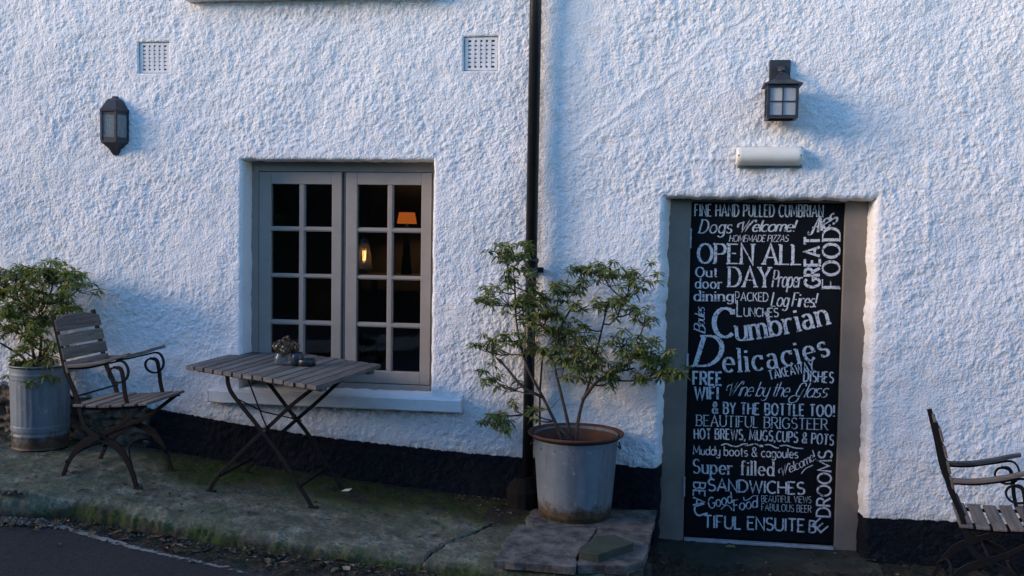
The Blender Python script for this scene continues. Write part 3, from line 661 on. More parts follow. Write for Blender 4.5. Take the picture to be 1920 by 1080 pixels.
#@@OBJECTS
# ------------------------------------------------------------------ hand lettering on the door
def a(cx, cy, rx, ry, t0, t1): return ('a', cx, cy, rx, ry, t0, t1)
G_ = {
'A': (.72, [[(0,0),(.36,1),(.72,0)], [(.13,.34),(.59,.34)]]),
'B': (.56, [[(0,0),(0,1),(.28,1),a(.28,.765,.24,.235,90,-90),(0,.53)], [(.28,.53),a(.28,.265,.28,.265,90,-90),(0,0)]]),
'C': (.66, [[a(.38,.5,.38,.5,48,312)]]),
'D': (.66, [[(0,0),(0,1),(.24,1),a(.24,.5,.42,.5,90,-90),(0,0)]]),
'E': (.5, [[(.5,1),(0,1),(0,0),(.5,0)], [(0,.52),(.4,.52)]]),
'F': (.48, [[(.48,1),(0,1),(0,0)], [(0,.52),(.38,.52)]]),
'G': (.72, [[a(.38,.5,.38,.5,48,318),(.70,.45),(.45,.45)]]),
'H': (.62, [[(0,0),(0,1)], [(.62,0),(.62,1)], [(0,.52),(.62,.52)]]),
'I': (.06, [[(.03,0),(.03,1)]]),
'K': (.58, [[(0,0),(0,1)], [(.54,1),(.02,.45)], [(.2,.6),(.58,0)]]),
'L': (.46, [[(0,1),(0,0),(.46,0)]]),
'M': (.82, [[(0,0),(.06,1),(.41,.2),(.76,1),(.82,0)]]),
'N': (.62, [[(0,0),(0,1),(.62,0),(.62,1)]]),
'O': (.76, [[a(.38,.5,.38,.5,0,360)]]),
'P': (.54, [[(0,0),(0,1),(.28,1),a(.28,.74,.26,.26,90,-90),(0,.48)]]),
'R': (.58, [[(0,0),(0,1),(.28,1),a(.28,.75,.25,.25,90,-90),(0,.5)], [(.26,.5),(.58,0)]]),
'S': (.54, [[a(.27,.755,.25,.245,35,270),a(.27,.255,.27,.255,90,-145)]]),
'T': (.6, [[(0,1),(.6,1)], [(.3,1),(.3,0)]]),
'U': (.62, [[(0,1),(0,.3),a(.31,.3,.31,.3,180,360),(.62,1)]]),
'V': (.66, [[(0,1),(.33,0),(.66,1)]]),
'W': (.96, [[(0,1),(.24,0),(.48,.9),(.72,0),(.96,1)]]),
'Y': (.62, [[(0,1),(.31,.48),(.62,1)], [(.31,.48),(.31,0)]]),
'Z': (.54, [[(.02,1),(.54,1),(0,0),(.54,0)]]),
'a': (.5, [[a(.25,.31,.25,.31,0,360)], [(.5,.62),(.5,0)]]),
'a2': (.46, [[a(.20,.45,.19,.17,150,0),(.40,.08),a(.47,.08,.07,.08,180,290)], [(.39,.36),a(.18,.18,.19,.18,75,290),(.40,.12)]]),
'b': (.5, [[(0,1),(0,0)], [a(.25,.31,.25,.31,0,360)]]),
'c': (.46, [[a(.27,.31,.27,.31,48,312)]]),
'd': (.5, [[(.5,1),(.5,0)], [a(.25,.31,.25,.31,0,360)]]),
'e': (.5, [[(.02,.33),(.5,.33),a(.26,.31,.25,.31,5,318)]]),
'f': (.34, [[(.40,.93),a(.27,.82,.13,.17,60,180),(.14,0)], [(0,.62),(.32,.62)]]),
'g': (.5, [[a(.25,.31,.25,.31,0,360)], [(.5,.62),(.5,-.08),a(.25,-.08,.25,.22,0,-150)]]),
'h': (.46, [[(0,1),(0,0)], [(0,.38),a(.23,.40,.23,.22,180,0),(.46,0)]]),
'i': (.06, [[(.03,.62),(.03,0)], [(.03,.80),(.03,.90)]]),
'l': (.06, [[(.03,1),(.03,0)]]),
'm': (.74, [[(0,.62),(0,0)], [(0,.40),a(.185,.42,.185,.20,180,0),(.37,0)], [(.37,.40),a(.555,.42,.185,.20,180,0),(.74,0)]]),
'n': (.46, [[(0,.62),(0,0)], [(0,.38),a(.23,.40,.23,.22,180,0),(.46,0)]]),
'o': (.54, [[a(.27,.31,.27,.31,0,360)]]),
'p': (.5, [[(0,.62),(0,-.3)], [a(.25,.31,.25,.31,0,360)]]),
'r': (.34, [[(0,.62),(0,0)], [(0,.36),a(.22,.38,.22,.23,180,50)]]),
's': (.40, [[a(.2,.465,.18,.155,35,270),a(.2,.155,.2,.155,90,-145)]]),
't': (.32, [[(.14,.88),(.14,.12),a(.25,.12,.11,.12,180,290)], [(0,.62),(.30,.62)]]),
'u': (.46, [[(0,.62),(0,.22),a(.23,.22,.23,.22,180,360)], [(.46,.62),(.46,0)]]),
'w': (.7, [[(0,.62),(.175,0),(.35,.56),(.525,0),(.7,.62)]]),
'y': (.46, [[(0,.62),(0,.22),a(.23,.22,.23,.22,180,360)], [(.46,.62),(.46,-.08),a(.23,-.08,.23,.22,0,-150)]]),
'&': (.66, [[(.66,0),(.14,.66),a(.30,.80,.19,.20,215,-35),(.12,.42),a(.27,.23,.26,.23,140,300),(.62,.44)]]),
'!': (.06, [[(.03,1),(.03,.3)], [(.03,.09),(.03,0)]]), ',': (.08, [[(.06,.07),(0,-.16)]]), ' ': (.22, []),
# joined-hand capitals
'w1': (1.05, [[a(.02,.55,.20,.22,-120,-330),(.16,.9),(.34,.0),(.62,.98),(.60,.05),(.78,.62),(1.0,1.0),a(1.1,.93,.09,.09,140,-60)]]),
'g1': (.80, [[a(.46,.80,.22,.20,-10,200),(.22,.40),a(.42,.32,.20,.25,180,350),(.66,.62),(.52,-.2),a(.20,-.12,.34,.26,-20,-300)]]),
'a1': (.72, [[(.0,.1),a(.12,.12,.12,.12,180,330),(.62,1.0),(.60,0)], [(.22,.42),(.66,.42)]]),
'd1': (.7, [[(.08,1),(.0,0)], [(-.04,1),(.24,1),a(.24,.5,.44,.5,90,-90),(-.06,0)]]),
}
STY = dict(
 sans=(.13, .115, 0, 0, .17), bold=(.21, .18, 0, 0, .24), cond=(.21, .15, 0, 0, .26), thinsans=(.10, .085, 0, 0, .2),
 serif=(.155, .06, 0, .28, .20), serifc=(.15, .06, 0, .26, .31), serifb=(.155, .06, 0, .26, .25), serift=(.11, .06, 0, .22, .2), serifi=(.13, .05, .22, .24, .18),
 script=(.12, .05, .38, 0, .10), scriptb=(.15, .06, .34, 0, .10), scriptt=(.085, .045, .5, 0, .09), italc=(.15, .07, .26, 0, .12), italb=(.13, .10, .22, 0, .14))
def path_pts(path):
    out = []
    for it in path:
        if it[0] == 'a':
            _, cx_, cy_, rx_, ry_, t0, t1 = it; k = max(4, int(abs(t1-t0)/18))
            out += [(cx_+rx_*math.cos(R(t)), cy_+ry_*math.sin(R(t))) for t in np.linspace(t0, t1, k+1)]
        else: out.append(it)
    r = [out[0]]
    for q in out[1:]:
        if abs(q[0]-r[-1][0])+abs(q[1]-r[-1][1]) > 1e-4: r.append(q)
    return r
LY0 = DY-.0066; lay = [0]
def px2board(p): q = on_y(p[0], p[1], DY-.006); return np.array([q[0], q[2]])
def stroke(mb, P, tk, tn, y):
    P = [np.array(p) for p in P]; closed = np.linalg.norm(P[0]-P[-1]) < 1e-5; n = len(P); Lp = []; Rp = []
    for i in range(n):
        d0 = P[i]-P[i-1] if i > 0 else (P[-1]-P[-2] if closed else P[1]-P[0]); d1 = P[i+1]-P[i] if i < n-1 else (P[1]-P[0] if closed else P[-1]-P[-2])
        d0 = d0/np.linalg.norm(d0); d1 = d1/np.linalg.norm(d1); d = d0+d1; l = np.linalg.norm(d)
        d = d/l if l > .15 else d1; nn = np.array([-d[1], d[0]]); c = max(.55, abs(nn @ np.array([-d1[1], d1[0]])))
        Lp.append((i, nn/c)); Rp.append(d1 if i < n-1 else d0)
    seg = []
    for i in range(n-1):
        d = P[i+1]-P[i]; d = d/np.linalg.norm(d); t = (tn+(tk-tn)*abs(yield_axis(d)))/2
        vs = [P[i]+Lp[i][1]*t, P[i]-Lp[i][1]*t, P[i+1]-Lp[i+1][1]*t, P[i+1]+Lp[i+1][1]*t]
        seg.append(vs)
    for vs in seg: mb.add([(v[0], y, v[1]) for v in vs], [(0, 1, 2, 3)])
_ax = [np.array([0, 1.])]
def yield_axis(d): return float(d @ _ax[0])
def write(text, style, pts, h, alias={}, y_extra=0, wfix=None):
    tk, tn, sl_, sf, sp = STY[style]; B = [px2board(p) for p in pts]
    if len(B) == 2: B = [B[0], (B[0]+B[1])/2, B[1]]
    Q = lambda t: (1-t)**2*B[0]+2*t*(1-t)*(2*B[1]-.5*B[0]-.5*B[2])+t*t*B[2]
    T = np.linspace(0, 1, 60); C = np.array([Q(t) for t in T]); sg = np.r_[0, np.cumsum(np.linalg.norm(np.diff(C, axis=0), axis=1))]; L = sg[-1]
    hh = np.linalg.norm(px2board((pts[0][0], pts[0][1]))-px2board((pts[0][0], pts[0][1]-h)))
    seq = [alias.get(i, ch) for i, ch in enumerate(text)]
    adv = sum(G_[c][0]+sp for c in seq)-sp; sx = L/(adv*hh)
    mb = MB(); x = 0.0
    for c in seq+[' ']:
        if c == ' ' and mb.v: rel(mb.build('lettering', M_letter), door); mb = MB()
        if c == ' ': x += .22+sp; continue
        wd, paths = G_[c]; xc = (x+wd/2)*sx*hh; t = np.interp(xc, sg, T); o = Q(t); d = Q(min(1, t+.02))-Q(max(0, t-.02)); d /= np.linalg.norm(d)
        u = np.array([-d[1], d[0]]); _ax[0] = u; y = LY0-y_extra-.00002*(lay[0] % 40)
        mp = lambda q: o + d*((q[0]-wd/2)*sx*hh + sl_*(q[1]-.3)*hh*min(1, sx*1.0)) + u*q[1]*hh
        tkk, tnn = 1.1*tk*hh*min(1.15, max(.55, sx)), 1.1*tn*hh*min(1.15, max(.6, sx))
        for p in paths:
            lay[0] += 1; y = LY0-y_extra-.00003*(lay[0] % 30); pp = path_pts(p); stroke(mb, [mp(q) for q in pp], tkk, tnn, y)
            if sf:
                cl = abs(pp[0][0]-pp[-1][0])+abs(pp[0][1]-pp[-1][1]) < 1e-3
                cand = [(pp[0], pp[1]), (pp[-1], pp[-2])] if not cl else []
                if c in 'DBPRELF': cand += [((0, 0), (0, .5)), ((0, 1), (0, .5))]
                for e0, e1 in cand:
                    if abs(e1[1]-e0[1]) > 1.4*abs(e1[0]-e0[0]) and min(abs(e0[1]-k) for k in (0, 1, .62, -.3)) < .03:
                        s = np.array(mp(e0)); ww = sf*hh*.5*min(1, sx)
                        if e0[1] > .3 and c in 'bdhiklmnpru' : a0, a1 = -ww, .0
                        else: a0, a1 = -ww, ww
                        if c in 'EFLDBPR' and e0 in ((0, 0), (0, 1)): a0, a1 = -ww, 0
                        lay[0] += 1; stroke(mb, [s+d*a0, s+d*a1], tnn*1.1, tnn*1.1, LY0-y_extra-.00003*(lay[0] % 30))
                if c == 'C' or c == 'c' or c == 'G':
                    s = np.array(mp(pp[0])); stroke(mb, [s-u*hh*.09, s+u*hh*.09], tkk, tkk, LY0-.0011)
                if c == 's' or c == 'S':
                    for e_ in (pp[0], pp[-1]): s = np.array(mp(e_)); stroke(mb, [s-u*hh*.06, s+u*hh*.06], tnn, tnn, LY0-.0011)
        x += wd+sp
W = write
W('FINE HAND PULLED CUMBRIAN', 'cond', [(1303,405),(1543,407)], 22)
W('Dogs', 'serifi', [(1312,437),(1372,437)], 25, {0: 'd1'})
W('Welcome!', 'scriptb', [(1386,434),(1490,434)], 21, {0: 'w1'})
W('HOMEMADE PIZZAS', 'italb', [(1368,453),(1478,453)], 12)
W('Ales', 'scriptb', [(1518,439),(1546,430),(1573,412)], 26, {0: 'a1'})
W('OPEN ALL', 'serif', [(1309,493),(1502,496)], 36)
W('GREAT', 'bold', [(1537,538),(1537,444)], 27)
W('FOOD', 'serifb', [(1574,539),(1575,428)], 31)
W('Out', 'serifb', [(1305,519),(1345,519)], 18)
W('door', 'serifb', [(1304,540),(1353,541)], 19)
W('dining', 'serifb', [(1302,564),(1374,564)], 19)
W('DAY', 'serif', [(1367,537),(1443,538)], 36)
W('Proper', 'italc', [(1449,538),(1503,539)], 31)
W('P', 'thinsans', [(1379,569),(1386,569)], 22)
W('ACKED', 'sans', [(1389,564),(1440,565)], 16)
W('Log Fires!', 'italc', [(1447,574),(1530,576)], 26)
W('L', 'sans', [(1382,593),(1391,593)], 30)
W('UNCHES', 'sans', [(1395,593),(1459,594)], 16)
W('B', 'script', [(1322,622),(1322,610)], 20); W('oules', 'script', [(1321,608),(1321,576)], 18)
W('C', 'serifb', [(1339,632),(1375,632)], 54)
W('umbrian', 'serifb', [(1382,638),(1450,630),(1554,607)], 43, {5: 'a2'})
W('D', 'serifi', [(1307,686),(1352,686)], 56, {0: 'd1'})
W('elicacies', 'serifc', [(1357,697),(1452,690),(1555,666)], 43, {4: 'a2'})
W('TAKEAWAY', 'cond', [(1444,712),(1527,694)], 17)
W('DISHES', 'cond', [(1507,715),(1562,718)], 20)
W('FREE', 'bold', [(1300,721),(1353,722)], 24)
W('WIFI', 'bold', [(1303,748),(1346,749)], 23)
W('Wine by the ', 'scriptt', [(1364,742),(1486,744)], 27, {0: 'w1'}); W('Glass', 'scriptt', [(1488,745),(1552,745)], 27, {0: 'g1'})
W('& BY THE BOTTLE TOO!', 'cond', [(1336,775),(1564,781)], 21)
W('BEAUTIFUL BRIGSTEER', 'serift', [(1306,798),(1551,806)], 20)
W('HOT BREWS, MUGS,CUPS & POTS', 'cond', [(1302,823),(1430,826),(1562,835)], 19)
W('Muddy boots & cagoules', 'sans', [(1300,852),(1496,859)], 17)
W('Super filled', 'serifb', [(1300,887),(1450,892)], 26)
W('Welcome!', 'script', [(1465,892),(1500,878),(1531,860)], 17, {0: 'w1'})
W('SANDWICHES', 'sans', [(1328,920),(1508,927)], 22)
W('BEA', 'sans', [(1301,904),(1299,947)], 21); W('U', 'sans', [(1300,950),(1306,968)], 21)
W('Good', 'italb', [(1331,954),(1374,942)], 20); W('Food', 'italb', [(1377,958),(1421,951)], 20)
W('BEAUTIFUL VIEWS', 'thinsans', [(1428,941),(1521,943)], 12)
W('FABULOUS BEER', 'thinsans', [(1428,957),(1521,961)], 13)
W('TIFUL', 'sans', [(1320,989),(1389,992)], 23); W('ENSUITE', 'sans', [(1402,992),(1508,997)], 23)
W('B', 'sans', [(1517,998),(1529,999)], 22); W('E', 'sans', [(1539,998),(1553,986)], 20)
W('DROOMS', 'sans', [(1556,969),(1560,846)], 24)
def flourish(pts, t):
    mb = MB(); P = [px2board(p) for p in smooth_path(pts, 5)]; _ax[0] = np.array([0, 1.]); stroke(mb, P, t, t*.6, LY0-.0002); rel(mb.build('painted_flourish', M_letter), door)
flourish([(1352,835),(1362,832),(1372,836),(1382,837),(1392,833),(1402,832)], .010); flourish([(1397,836),(1407,834),(1416,832),(1422,835)], .010)
flourish([(1434,834),(1444,834),(1454,839),(1460,840)], .010); flourish([(1462,836),(1474,835),(1484,838),(1492,840),(1506,841)], .010); flourish([(1424,836),(1431,836)], .020)
flourish([(1502,889),(1510,879),(1524,872)], .006); flourish([(1352,955),(1362,947),(1370,952),(1372,957)], .006); flourish([(1394,931),(1396,938),(1404,936),(1412,930),(1422,929)], .006)

# ------------------------------------------------------------------ downpipe
pxx = float(on_y(997, 430, -.075)[0]); dp = empty('downpipe', (pxx, -.075, .2)); tag(dp, 'black cast iron downpipe running down the white wall between window and door', 'drainpipe')
def P_(o, parent): return rel(o, parent)
zj = float(on_y(990, 500, -.075)[2]); zb_ = float(on_y(975, 905, -.10)[2])
P_(MB().tube([(pxx, -.075, zj-.02), (pxx+.002, -.075, 5.2)], .0335, 20).build('upper_pipe', M_black, smooth=True), dp)
P_(MB().tube([(pxx-.002, -.075, zb_), (pxx, -.075, zj+.03)], .031, 20).build('lower_pipe', M_black, smooth=True), dp)
c = MB(); c.lathe([(.0325, -.06), (.042, -.055), (.043, -.035), (.038, -.03), (.038, .02), (.043, .025), (.044, .045), (.036, .05), (.033, .05)], (pxx, -.075, zj), 24)
P_(c.build('pipe_collar', M_black, smooth=True), dp)
for z in (zj-.015,): P_(MB().bb(pxx-.065, pxx+.065, -.028, -.018, z-.02, z+.012).bb(pxx-.062, pxx-.05, -.02, .01, z-.012, z+.004).bb(pxx+.05, pxx+.062, -.02, .01, z-.012, z+.004).build('pipe_bracket', M_black, bevel=.002), dp)
hp = MB(); hz = float(zp(pxx, -.1))
hp.lathe([(.0, .155), (.05, .165), (.06, .15), (.095, .10), (.102, .09), (.098, .02), (.10, -.02)], (pxx-.015, -.11, hz), 14)
P_(hp.build('hopper_base', M_hop, bevel=.004), dp)
rod = MB().tube(smooth_path([(pxx+.07, -.05, 1.0), (pxx+.06, -.05, .8), (pxx+.063, -.055, .6), (pxx+.058, -.06, .42), (pxx+.065, -.07, .33)]), .006, 6)
tag(rod.build('hanging_cable', M_rust, smooth=True), 'rusty brown cable hanging beside the downpipe behind the tub', 'cable')

# ------------------------------------------------------------------ lamps on the wall
c0 = on_y(213, 234, -.08); LX0 = float(on_y(216, 234, 0)[0])+.004; ztop = float(on_y(213, 180, -.05)[2]); zbot = float(on_y(213, 289, -.04)[2]); zr0 = float(on_y(213, 207, -.09)[2]); zr1 = float(on_y(213, 263, -.09)[2])
wl = empty('wall_lantern', (LX0, 0, zbot)); tag(wl, 'dark half lantern with clear glass faces on the wall left of the window', 'lantern')
pl = [(-.082, -.006), (-.046, -.080), (.046, -.080), (.082, -.006)]
def ring_(sc, z, yy=0): return [(LX0+x*sc, (y)*sc+yy, z) for x, y in pl]
def loft(mb, rings):
    b = len(mb.v); n = len(rings[0])
    for r_ in rings: mb.v += [tuple(q) for q in r_]
    for i in range(len(rings)-1):
        for k in range(n-1): mb.f.append((b+i*n+k, b+i*n+k+1, b+(i+1)*n+k+1, b+(i+1)*n+k))
        mb.f.append((b+i*n+n-1, b+i*n, b+(i+1)*n, b+(i+1)*n+n-1))
    mb.f.append(tuple(b+k for k in range(n))[::-1]); mb.f.append(tuple(b+(len(rings)-1)*n+k for k in range(n))); return mb
P_(loft(MB(), [ring_(1.12, zr0-.004), ring_(1.14, zr0+.008), ring_(1.0, zr0+.020), ring_(.62, ztop-.022), ring_(.42, ztop-.012), ring_(.30, ztop-.010), ring_(.22, ztop+.004)]).build('lantern_roof', M_lant), wl)
P_(loft(MB(), [ring_(.16, zbot-.004), ring_(.36, zbot+.014), ring_(.45, zbot+.030), ring_(.98, zr1-.014), ring_(1.06, zr1-.010), ring_(1.06, zr1+.004)]).build('lantern_base', M_lant), wl)
fr = MB()
for k, (x, y) in enumerate(pl): fr.bar((LX0+x, y, zr1), (LX0+x, y, zr0), .013, .013)
for (q0, q1) in zip(pl[:-1], pl[1:]):
    for z in (zr1+.012, zr0-.010): fr.bar((LX0+q0[0], q0[1], z), (LX0+q1[0], q1[1], z), .004, .018)
P_(fr.build('lantern_frame', M_lant), wl); P_(MB().bb(LX0-.08, LX0+.08, -.008, .004, zr1-.01, zr0+.01).build('back_plate', M_lant), wl)
for (q0, q1) in zip(pl[:-1], pl[1:]):
    P_(MB().bar((LX0+q0[0]*.97, q0[1]*.97, (zr0+zr1)/2), (LX0+q1[0]*.97, q1[1]*.97, (zr0+zr1)/2), .003, zr0-zr1-.01).build('glass_pane', M_lpane), wl)
P_(MB().lathe([(0.001, -.045), (.016, -.04), (.02, -.01), (.02, .02), (.012, .045), (.001, .05)], (LX0, -.045, (zr0+zr1)/2), 16).build('bulb', M_cream, smooth=True), wl)

LY_ = -.135
q = on_y(1465, 190, LY_); BX_ = float(q[0]); bz0 = float(on_y(1466, 221, LY_-.06)[2]); bz1 = float(on_y(1466, 160, LY_-.06)[2]); bt = float(on_y(1463, 137, LY_)[2]); pz0 = float(on_y(1460, 152, -.03)[2]); pz1 = float(on_y(1462, 112, -.03)[2])
bl = empty('bracket_lantern', (BX_, 0, bz0)); tag(bl, 'square black lantern with frosted cross-barred panes on a bracket above the door', 'lantern')
hw = .073
bxc = float(on_y(1462, 130, -.02)[0])
P_(MB().bb(bxc-.056, bxc+.056, -.032, .004, pz0-.03, pz1).build('back_plate', M_lant, bevel=.004), bl)
P_(MB().bar((bxc, -.03, pz1-.04), (BX_, LY_, bt+.012), .03, .022).tube([(BX_, LY_, bt-.01), (BX_, LY_, bt+.012)], .013, 10).lathe([(.001, .022), (.022, .016), (.022, .010), (.01, .004)], (BX_, LY_, bt), 12).build('bracket_arm', M_lant), bl)
rf = MB(); ee = .099
vs = [(BX_-ee, LY_-ee, bz1+.002), (BX_+ee, LY_-ee, bz1+.002), (BX_+ee, LY_+ee, bz1+.002), (BX_-ee, LY_+ee, bz1+.002)]; vs += [(x, y, z+.006) for x, y, z in vs]; vs += [(BX_+i*.045, LY_+j*.045, bz1+.036) for i, j in ((-1,-1), (1,-1), (1,1), (-1,1))]; vs += [(BX_+i*.016, LY_+j*.016, bt) for i, j in ((-1,-1), (1,-1), (1,1), (-1,1))]
fs = [(3,2,1,0)]
for k in range(3): fs += [(k*4+i, k*4+(i+1) % 4, k*4+4+(i+1) % 4, k*4+4+i) for i in range(4)]
fs.append((12, 13, 14, 15)); rf.add(vs, fs); P_(rf.build('lantern_roof', M_lant), bl)
fb = MB()
for i in (-1, 1):
    for j in (-1, 1): fb.bar((BX_+i*hw, LY_+j*hw, bz0), (BX_+i*hw, LY_+j*hw, bz1+.004), .015, .015)
for z in (bz0+.006, bz1-.004):
    for i in (-1, 1): fb.bar((BX_-hw, LY_+i*hw, z), (BX_+hw, LY_+i*hw, z), .014, .016); fb.bar((BX_+i*hw, LY_-hw, z), (BX_+i*hw, LY_+hw, z), .014, .016)
P_(fb.build('lantern_frame', M_lant), bl)
zm = (bz0+bz1)/2
for i in (-1, 1):
    P_(MB().bar((BX_-hw, LY_+i*(hw+.001), zm), (BX_+hw, LY_+i*(hw+.001), zm), .006, .006).bar((BX_, LY_+i*(hw+.0015), bz0), (BX_, LY_+i*(hw+.0015), bz1), .006, .006).build('glazing_bar', M_lant), bl)
    P_(MB().bar((BX_+i*(hw+.001), LY_-hw, zm), (BX_+i*(hw+.001), LY_+hw, zm), .006, .006).bar((BX_+i*(hw+.0015), LY_, bz0), (BX_+i*(hw+.0015), LY_, bz1), .006, .006).build('glazing_bar', M_lant), bl)
    P_(MB().bb(BX_-hw, BX_+hw, LY_+i*(hw-.004)-.0015, LY_+i*(hw-.004)+.0015, bz0, bz1).build('glass_pane', M_opal), bl)
    P_(MB().bb(BX_+i*(hw-.004)-.0015, BX_+i*(hw-.004)+.0015, LY_-hw, LY_+hw, bz0, bz1).build('glass_pane', M_opal), bl)
P_(MB().lathe([(.001, -.03), (.018, -.02), (.022, 0), (.016, .022), (.012, .05)], (BX_-.012, LY_, bz1-.05), 16).build('bulb', emis('faintly lit bulb', (1, .62, .3), .35, (.5, .4, .3)), smooth=True), bl)

# bulkhead strip light
u0 = on_y(1381, 274, -.06); u1 = on_y(1505, 312, -.06); x0, x1 = float(u0[0]), float(u1[0]); zt_, zb2 = float(u0[2]), float(on_y(1440, 310, -.06)[2]); zc_ = (zt_+zb2)/2; hh_ = (zt_-zb2)/2
bh = empty('bulkhead_light', (x0, 0, zb2)); tag(bh, 'cream plastic strip light with rounded ends above the lettered door', 'light fitting')
mb = MB(); rings = []
for x, s in ((x0, .78), (x0+.004, .9), (x0+.014, .985), (x0+.03, 1), (x1-.03, 1), (x1-.014, .985), (x1-.004, .9), (x1, .78)):
    rg = []
    for k in range(17):
        t = R(-90+180*k/16); ct, st_ = math.cos(t), math.sin(t)
        rg.append((x, -.022-.072*s*abs(ct)**.9, zc_+hh_*s*(1 if st_ >= 0 else -1)*abs(st_)**.9))
    rings.append(rg)
b0 = 0
for rg in rings: mb.v += rg
for i in range(7):
    for k in range(16): mb.f.append((i*17+k, (i+1)*17+k, (i+1)*17+k+1, i*17+k+1))
mb.f.append(tuple(range(17))); mb.f.append(tuple(7*17+k for k in range(17))[::-1])
P_(mb.build('diffuser', M_cream, smooth=True), bh)
P_(MB().bb(x0+.008, x1+.002, -.024, .004, zb2-.012, zt_+.002).build('base_plate', M_galv, bevel=.006), bh)
for x in (x0+.012, x1-.014): P_(MB().tube([(x, -.086, zc_), (x, -.093, zc_)], .005, 8).build('screw', M_rust), bh)

# ------------------------------------------------------------------ lamps in the dark room
l0 = on_y(763, 409, 3.0); sh = empty('shaded_lamp', (l0[0], 3.0, l0[2]-.5)); tag(sh, 'glowing orange lampshade seen through the upper right window panes', 'lamp')
P_(MB().lathe([(.088, -.048), (.070, .050)], (l0[0], 3.0, l0[2]), 32).build('lamp_shade', emis('lit orange shade', (1.0, .20, .03), .13, (.06, .02, .01)), smooth=True), sh)
P_(MB().tube([(l0[0], 3.0, l0[2]-.5), (l0[0], 3.0, l0[2]-.02)], [.05, .012], 12).build('lamp_stem', M_iron), sh)
P_(MB().lathe([(.001, -.02), (.03, 0), (.001, .03)], (l0[0], 3.0, l0[2]), 12).build('bulb', emis('lit bulb', (1, .5, .2), 40.0), smooth=True), sh)
tbx = MB().bb(l0[0]-.4, l0[0]+.4, 2.75, 3.3, l0[2]-.54, l0[2]-.5); 
for i in (-.37, .37):
    for j in (2.78, 3.27): tbx.bar((l0[0]+i, j, .0), (l0[0]+i, j, l0[2]-.54), .04, .04)
tag(tbx.build('side_table', M_room), 'dark table inside the room under the orange lamp', 'table')
l1 = on_y(683, 480, .62); lt = on_y(676, 446, .62); pn = empty('pendant_lamp', (l1[0], .62, l1[2])); tag(pn, 'glass pendant lamp with glowing filament bulb inside the window', 'lamp')
zc1 = float(l1[2]); zt1 = float(lt[2]); xl = float(l1[0])
P_(MB().lathe([(.055, -.085), (.047, -.02), (.035, .06), (.022, zt1-zc1-.01), (.012, zt1-zc1)], (xl, .62, zc1), 28).build('glass_shade', frosted('pendant glass', (.5, .46, .40), .62), smooth=True), pn)
P_(MB().tube([(xl, .62, zt1-.03), (xl, .62, zt1+.02)], .014, 12).tube([(xl, .62, zt1+.02), (xl, .62, 2.74)], .004, 6).build('cord', M_iron), pn)
fm = MB()
for dx in (-.008, 0.001, .008): fm.tube([(xl+dx, .62, zc1-.03), (xl+dx*1.2, .62, zc1+.035)], .0022, 5)
P_(fm.build('filament', emis('glowing filament', (1, .5, .18), 2.5)), pn)
P_(MB().lathe([(.001, -.045), (.018, -.03), (.022, 0), (.012, .04), (.012, .06)], (xl, .62, zc1), 16).build('bulb', glassmat('bulb glass', (1, .9, .75), .02), smooth=True), pn)

# ------------------------------------------------------------------ folding table
ZT = .955
tc = [on_z(347, 685, ZT), on_z(594, 724, ZT), on_z(715, 683, ZT), on_z(478, 650, ZT)]
tx0, tx1 = (tc[0][0]+tc[3][0])/2, (tc[1][0]+tc[2][0])/2; ty0, ty1 = (tc[0][1]+tc[1][1])/2, (tc[2][1]+tc[3][1])/2
tb = empty('folding_table', ((tx0+tx1)/2, (ty0+ty1)/2, float(zp(-2.1, -.4)))); tag(tb, 'weathered slatted folding table on crossed black iron legs under the window', 'table')
ns = 13; pitch = (tx1-tx0)/ns; sw = pitch-.007
smesh = None
for i in range(ns):
    x = tx0+pitch*(i+.5)
    if smesh is None or True:
        mb = MB(); L2 = (ty1-ty0)/2
        L_ = lambda a_, b_, t_: (a_[0]+(b_[0]-a_[0])*t_, a_[1]+(b_[1]-a_[1])*t_)
        g_ = .0045; A0, A1 = L_(tc[0], tc[1], i/ns), L_(tc[0], tc[1], (i+1)/ns); B0, B1 = L_(tc[3], tc[2], i/ns), L_(tc[3], tc[2], (i+1)/ns)
        e0, e1 = random.uniform(-.005, .005), random.uniform(-.005, .005); cm = (x, (ty0+ty1)/2)
        mb.prism([(A0[0]+g_-cm[0], A0[1]+e0-cm[1]), (A1[0]-g_-cm[0], A1[1]+e0-cm[1]), (B1[0]-g_-cm[0], B1[1]+e1-cm[1]), (B0[0]+g_-cm[0], B0[1]+e1-cm[1])], -.011, .011)
        s = mb.build('slat', M_woody, bevel=.0025); s.location = (x, cm[1], ZT-.011+random.uniform(-.0015, .0015)); s.rotation_euler = (random.uniform(-.003, .003), random.uniform(-.012, .012), 0)
        rel(s, tb)
for f_ in (.13, .87):
    q0, q1 = L_(L_(tc[0], tc[3], f_), L_(tc[1], tc[2], f_), .03), L_(L_(tc[0], tc[3], f_), L_(tc[1], tc[2], f_), .985)
    P_(MB().bar((q0[0], q0[1], ZT-.034), (q1[0], q1[1], ZT-.034), .04, .022).build('batten', M_woodx, bevel=.002), tb)
def legpath(pts): return smooth_path(pts, 4)
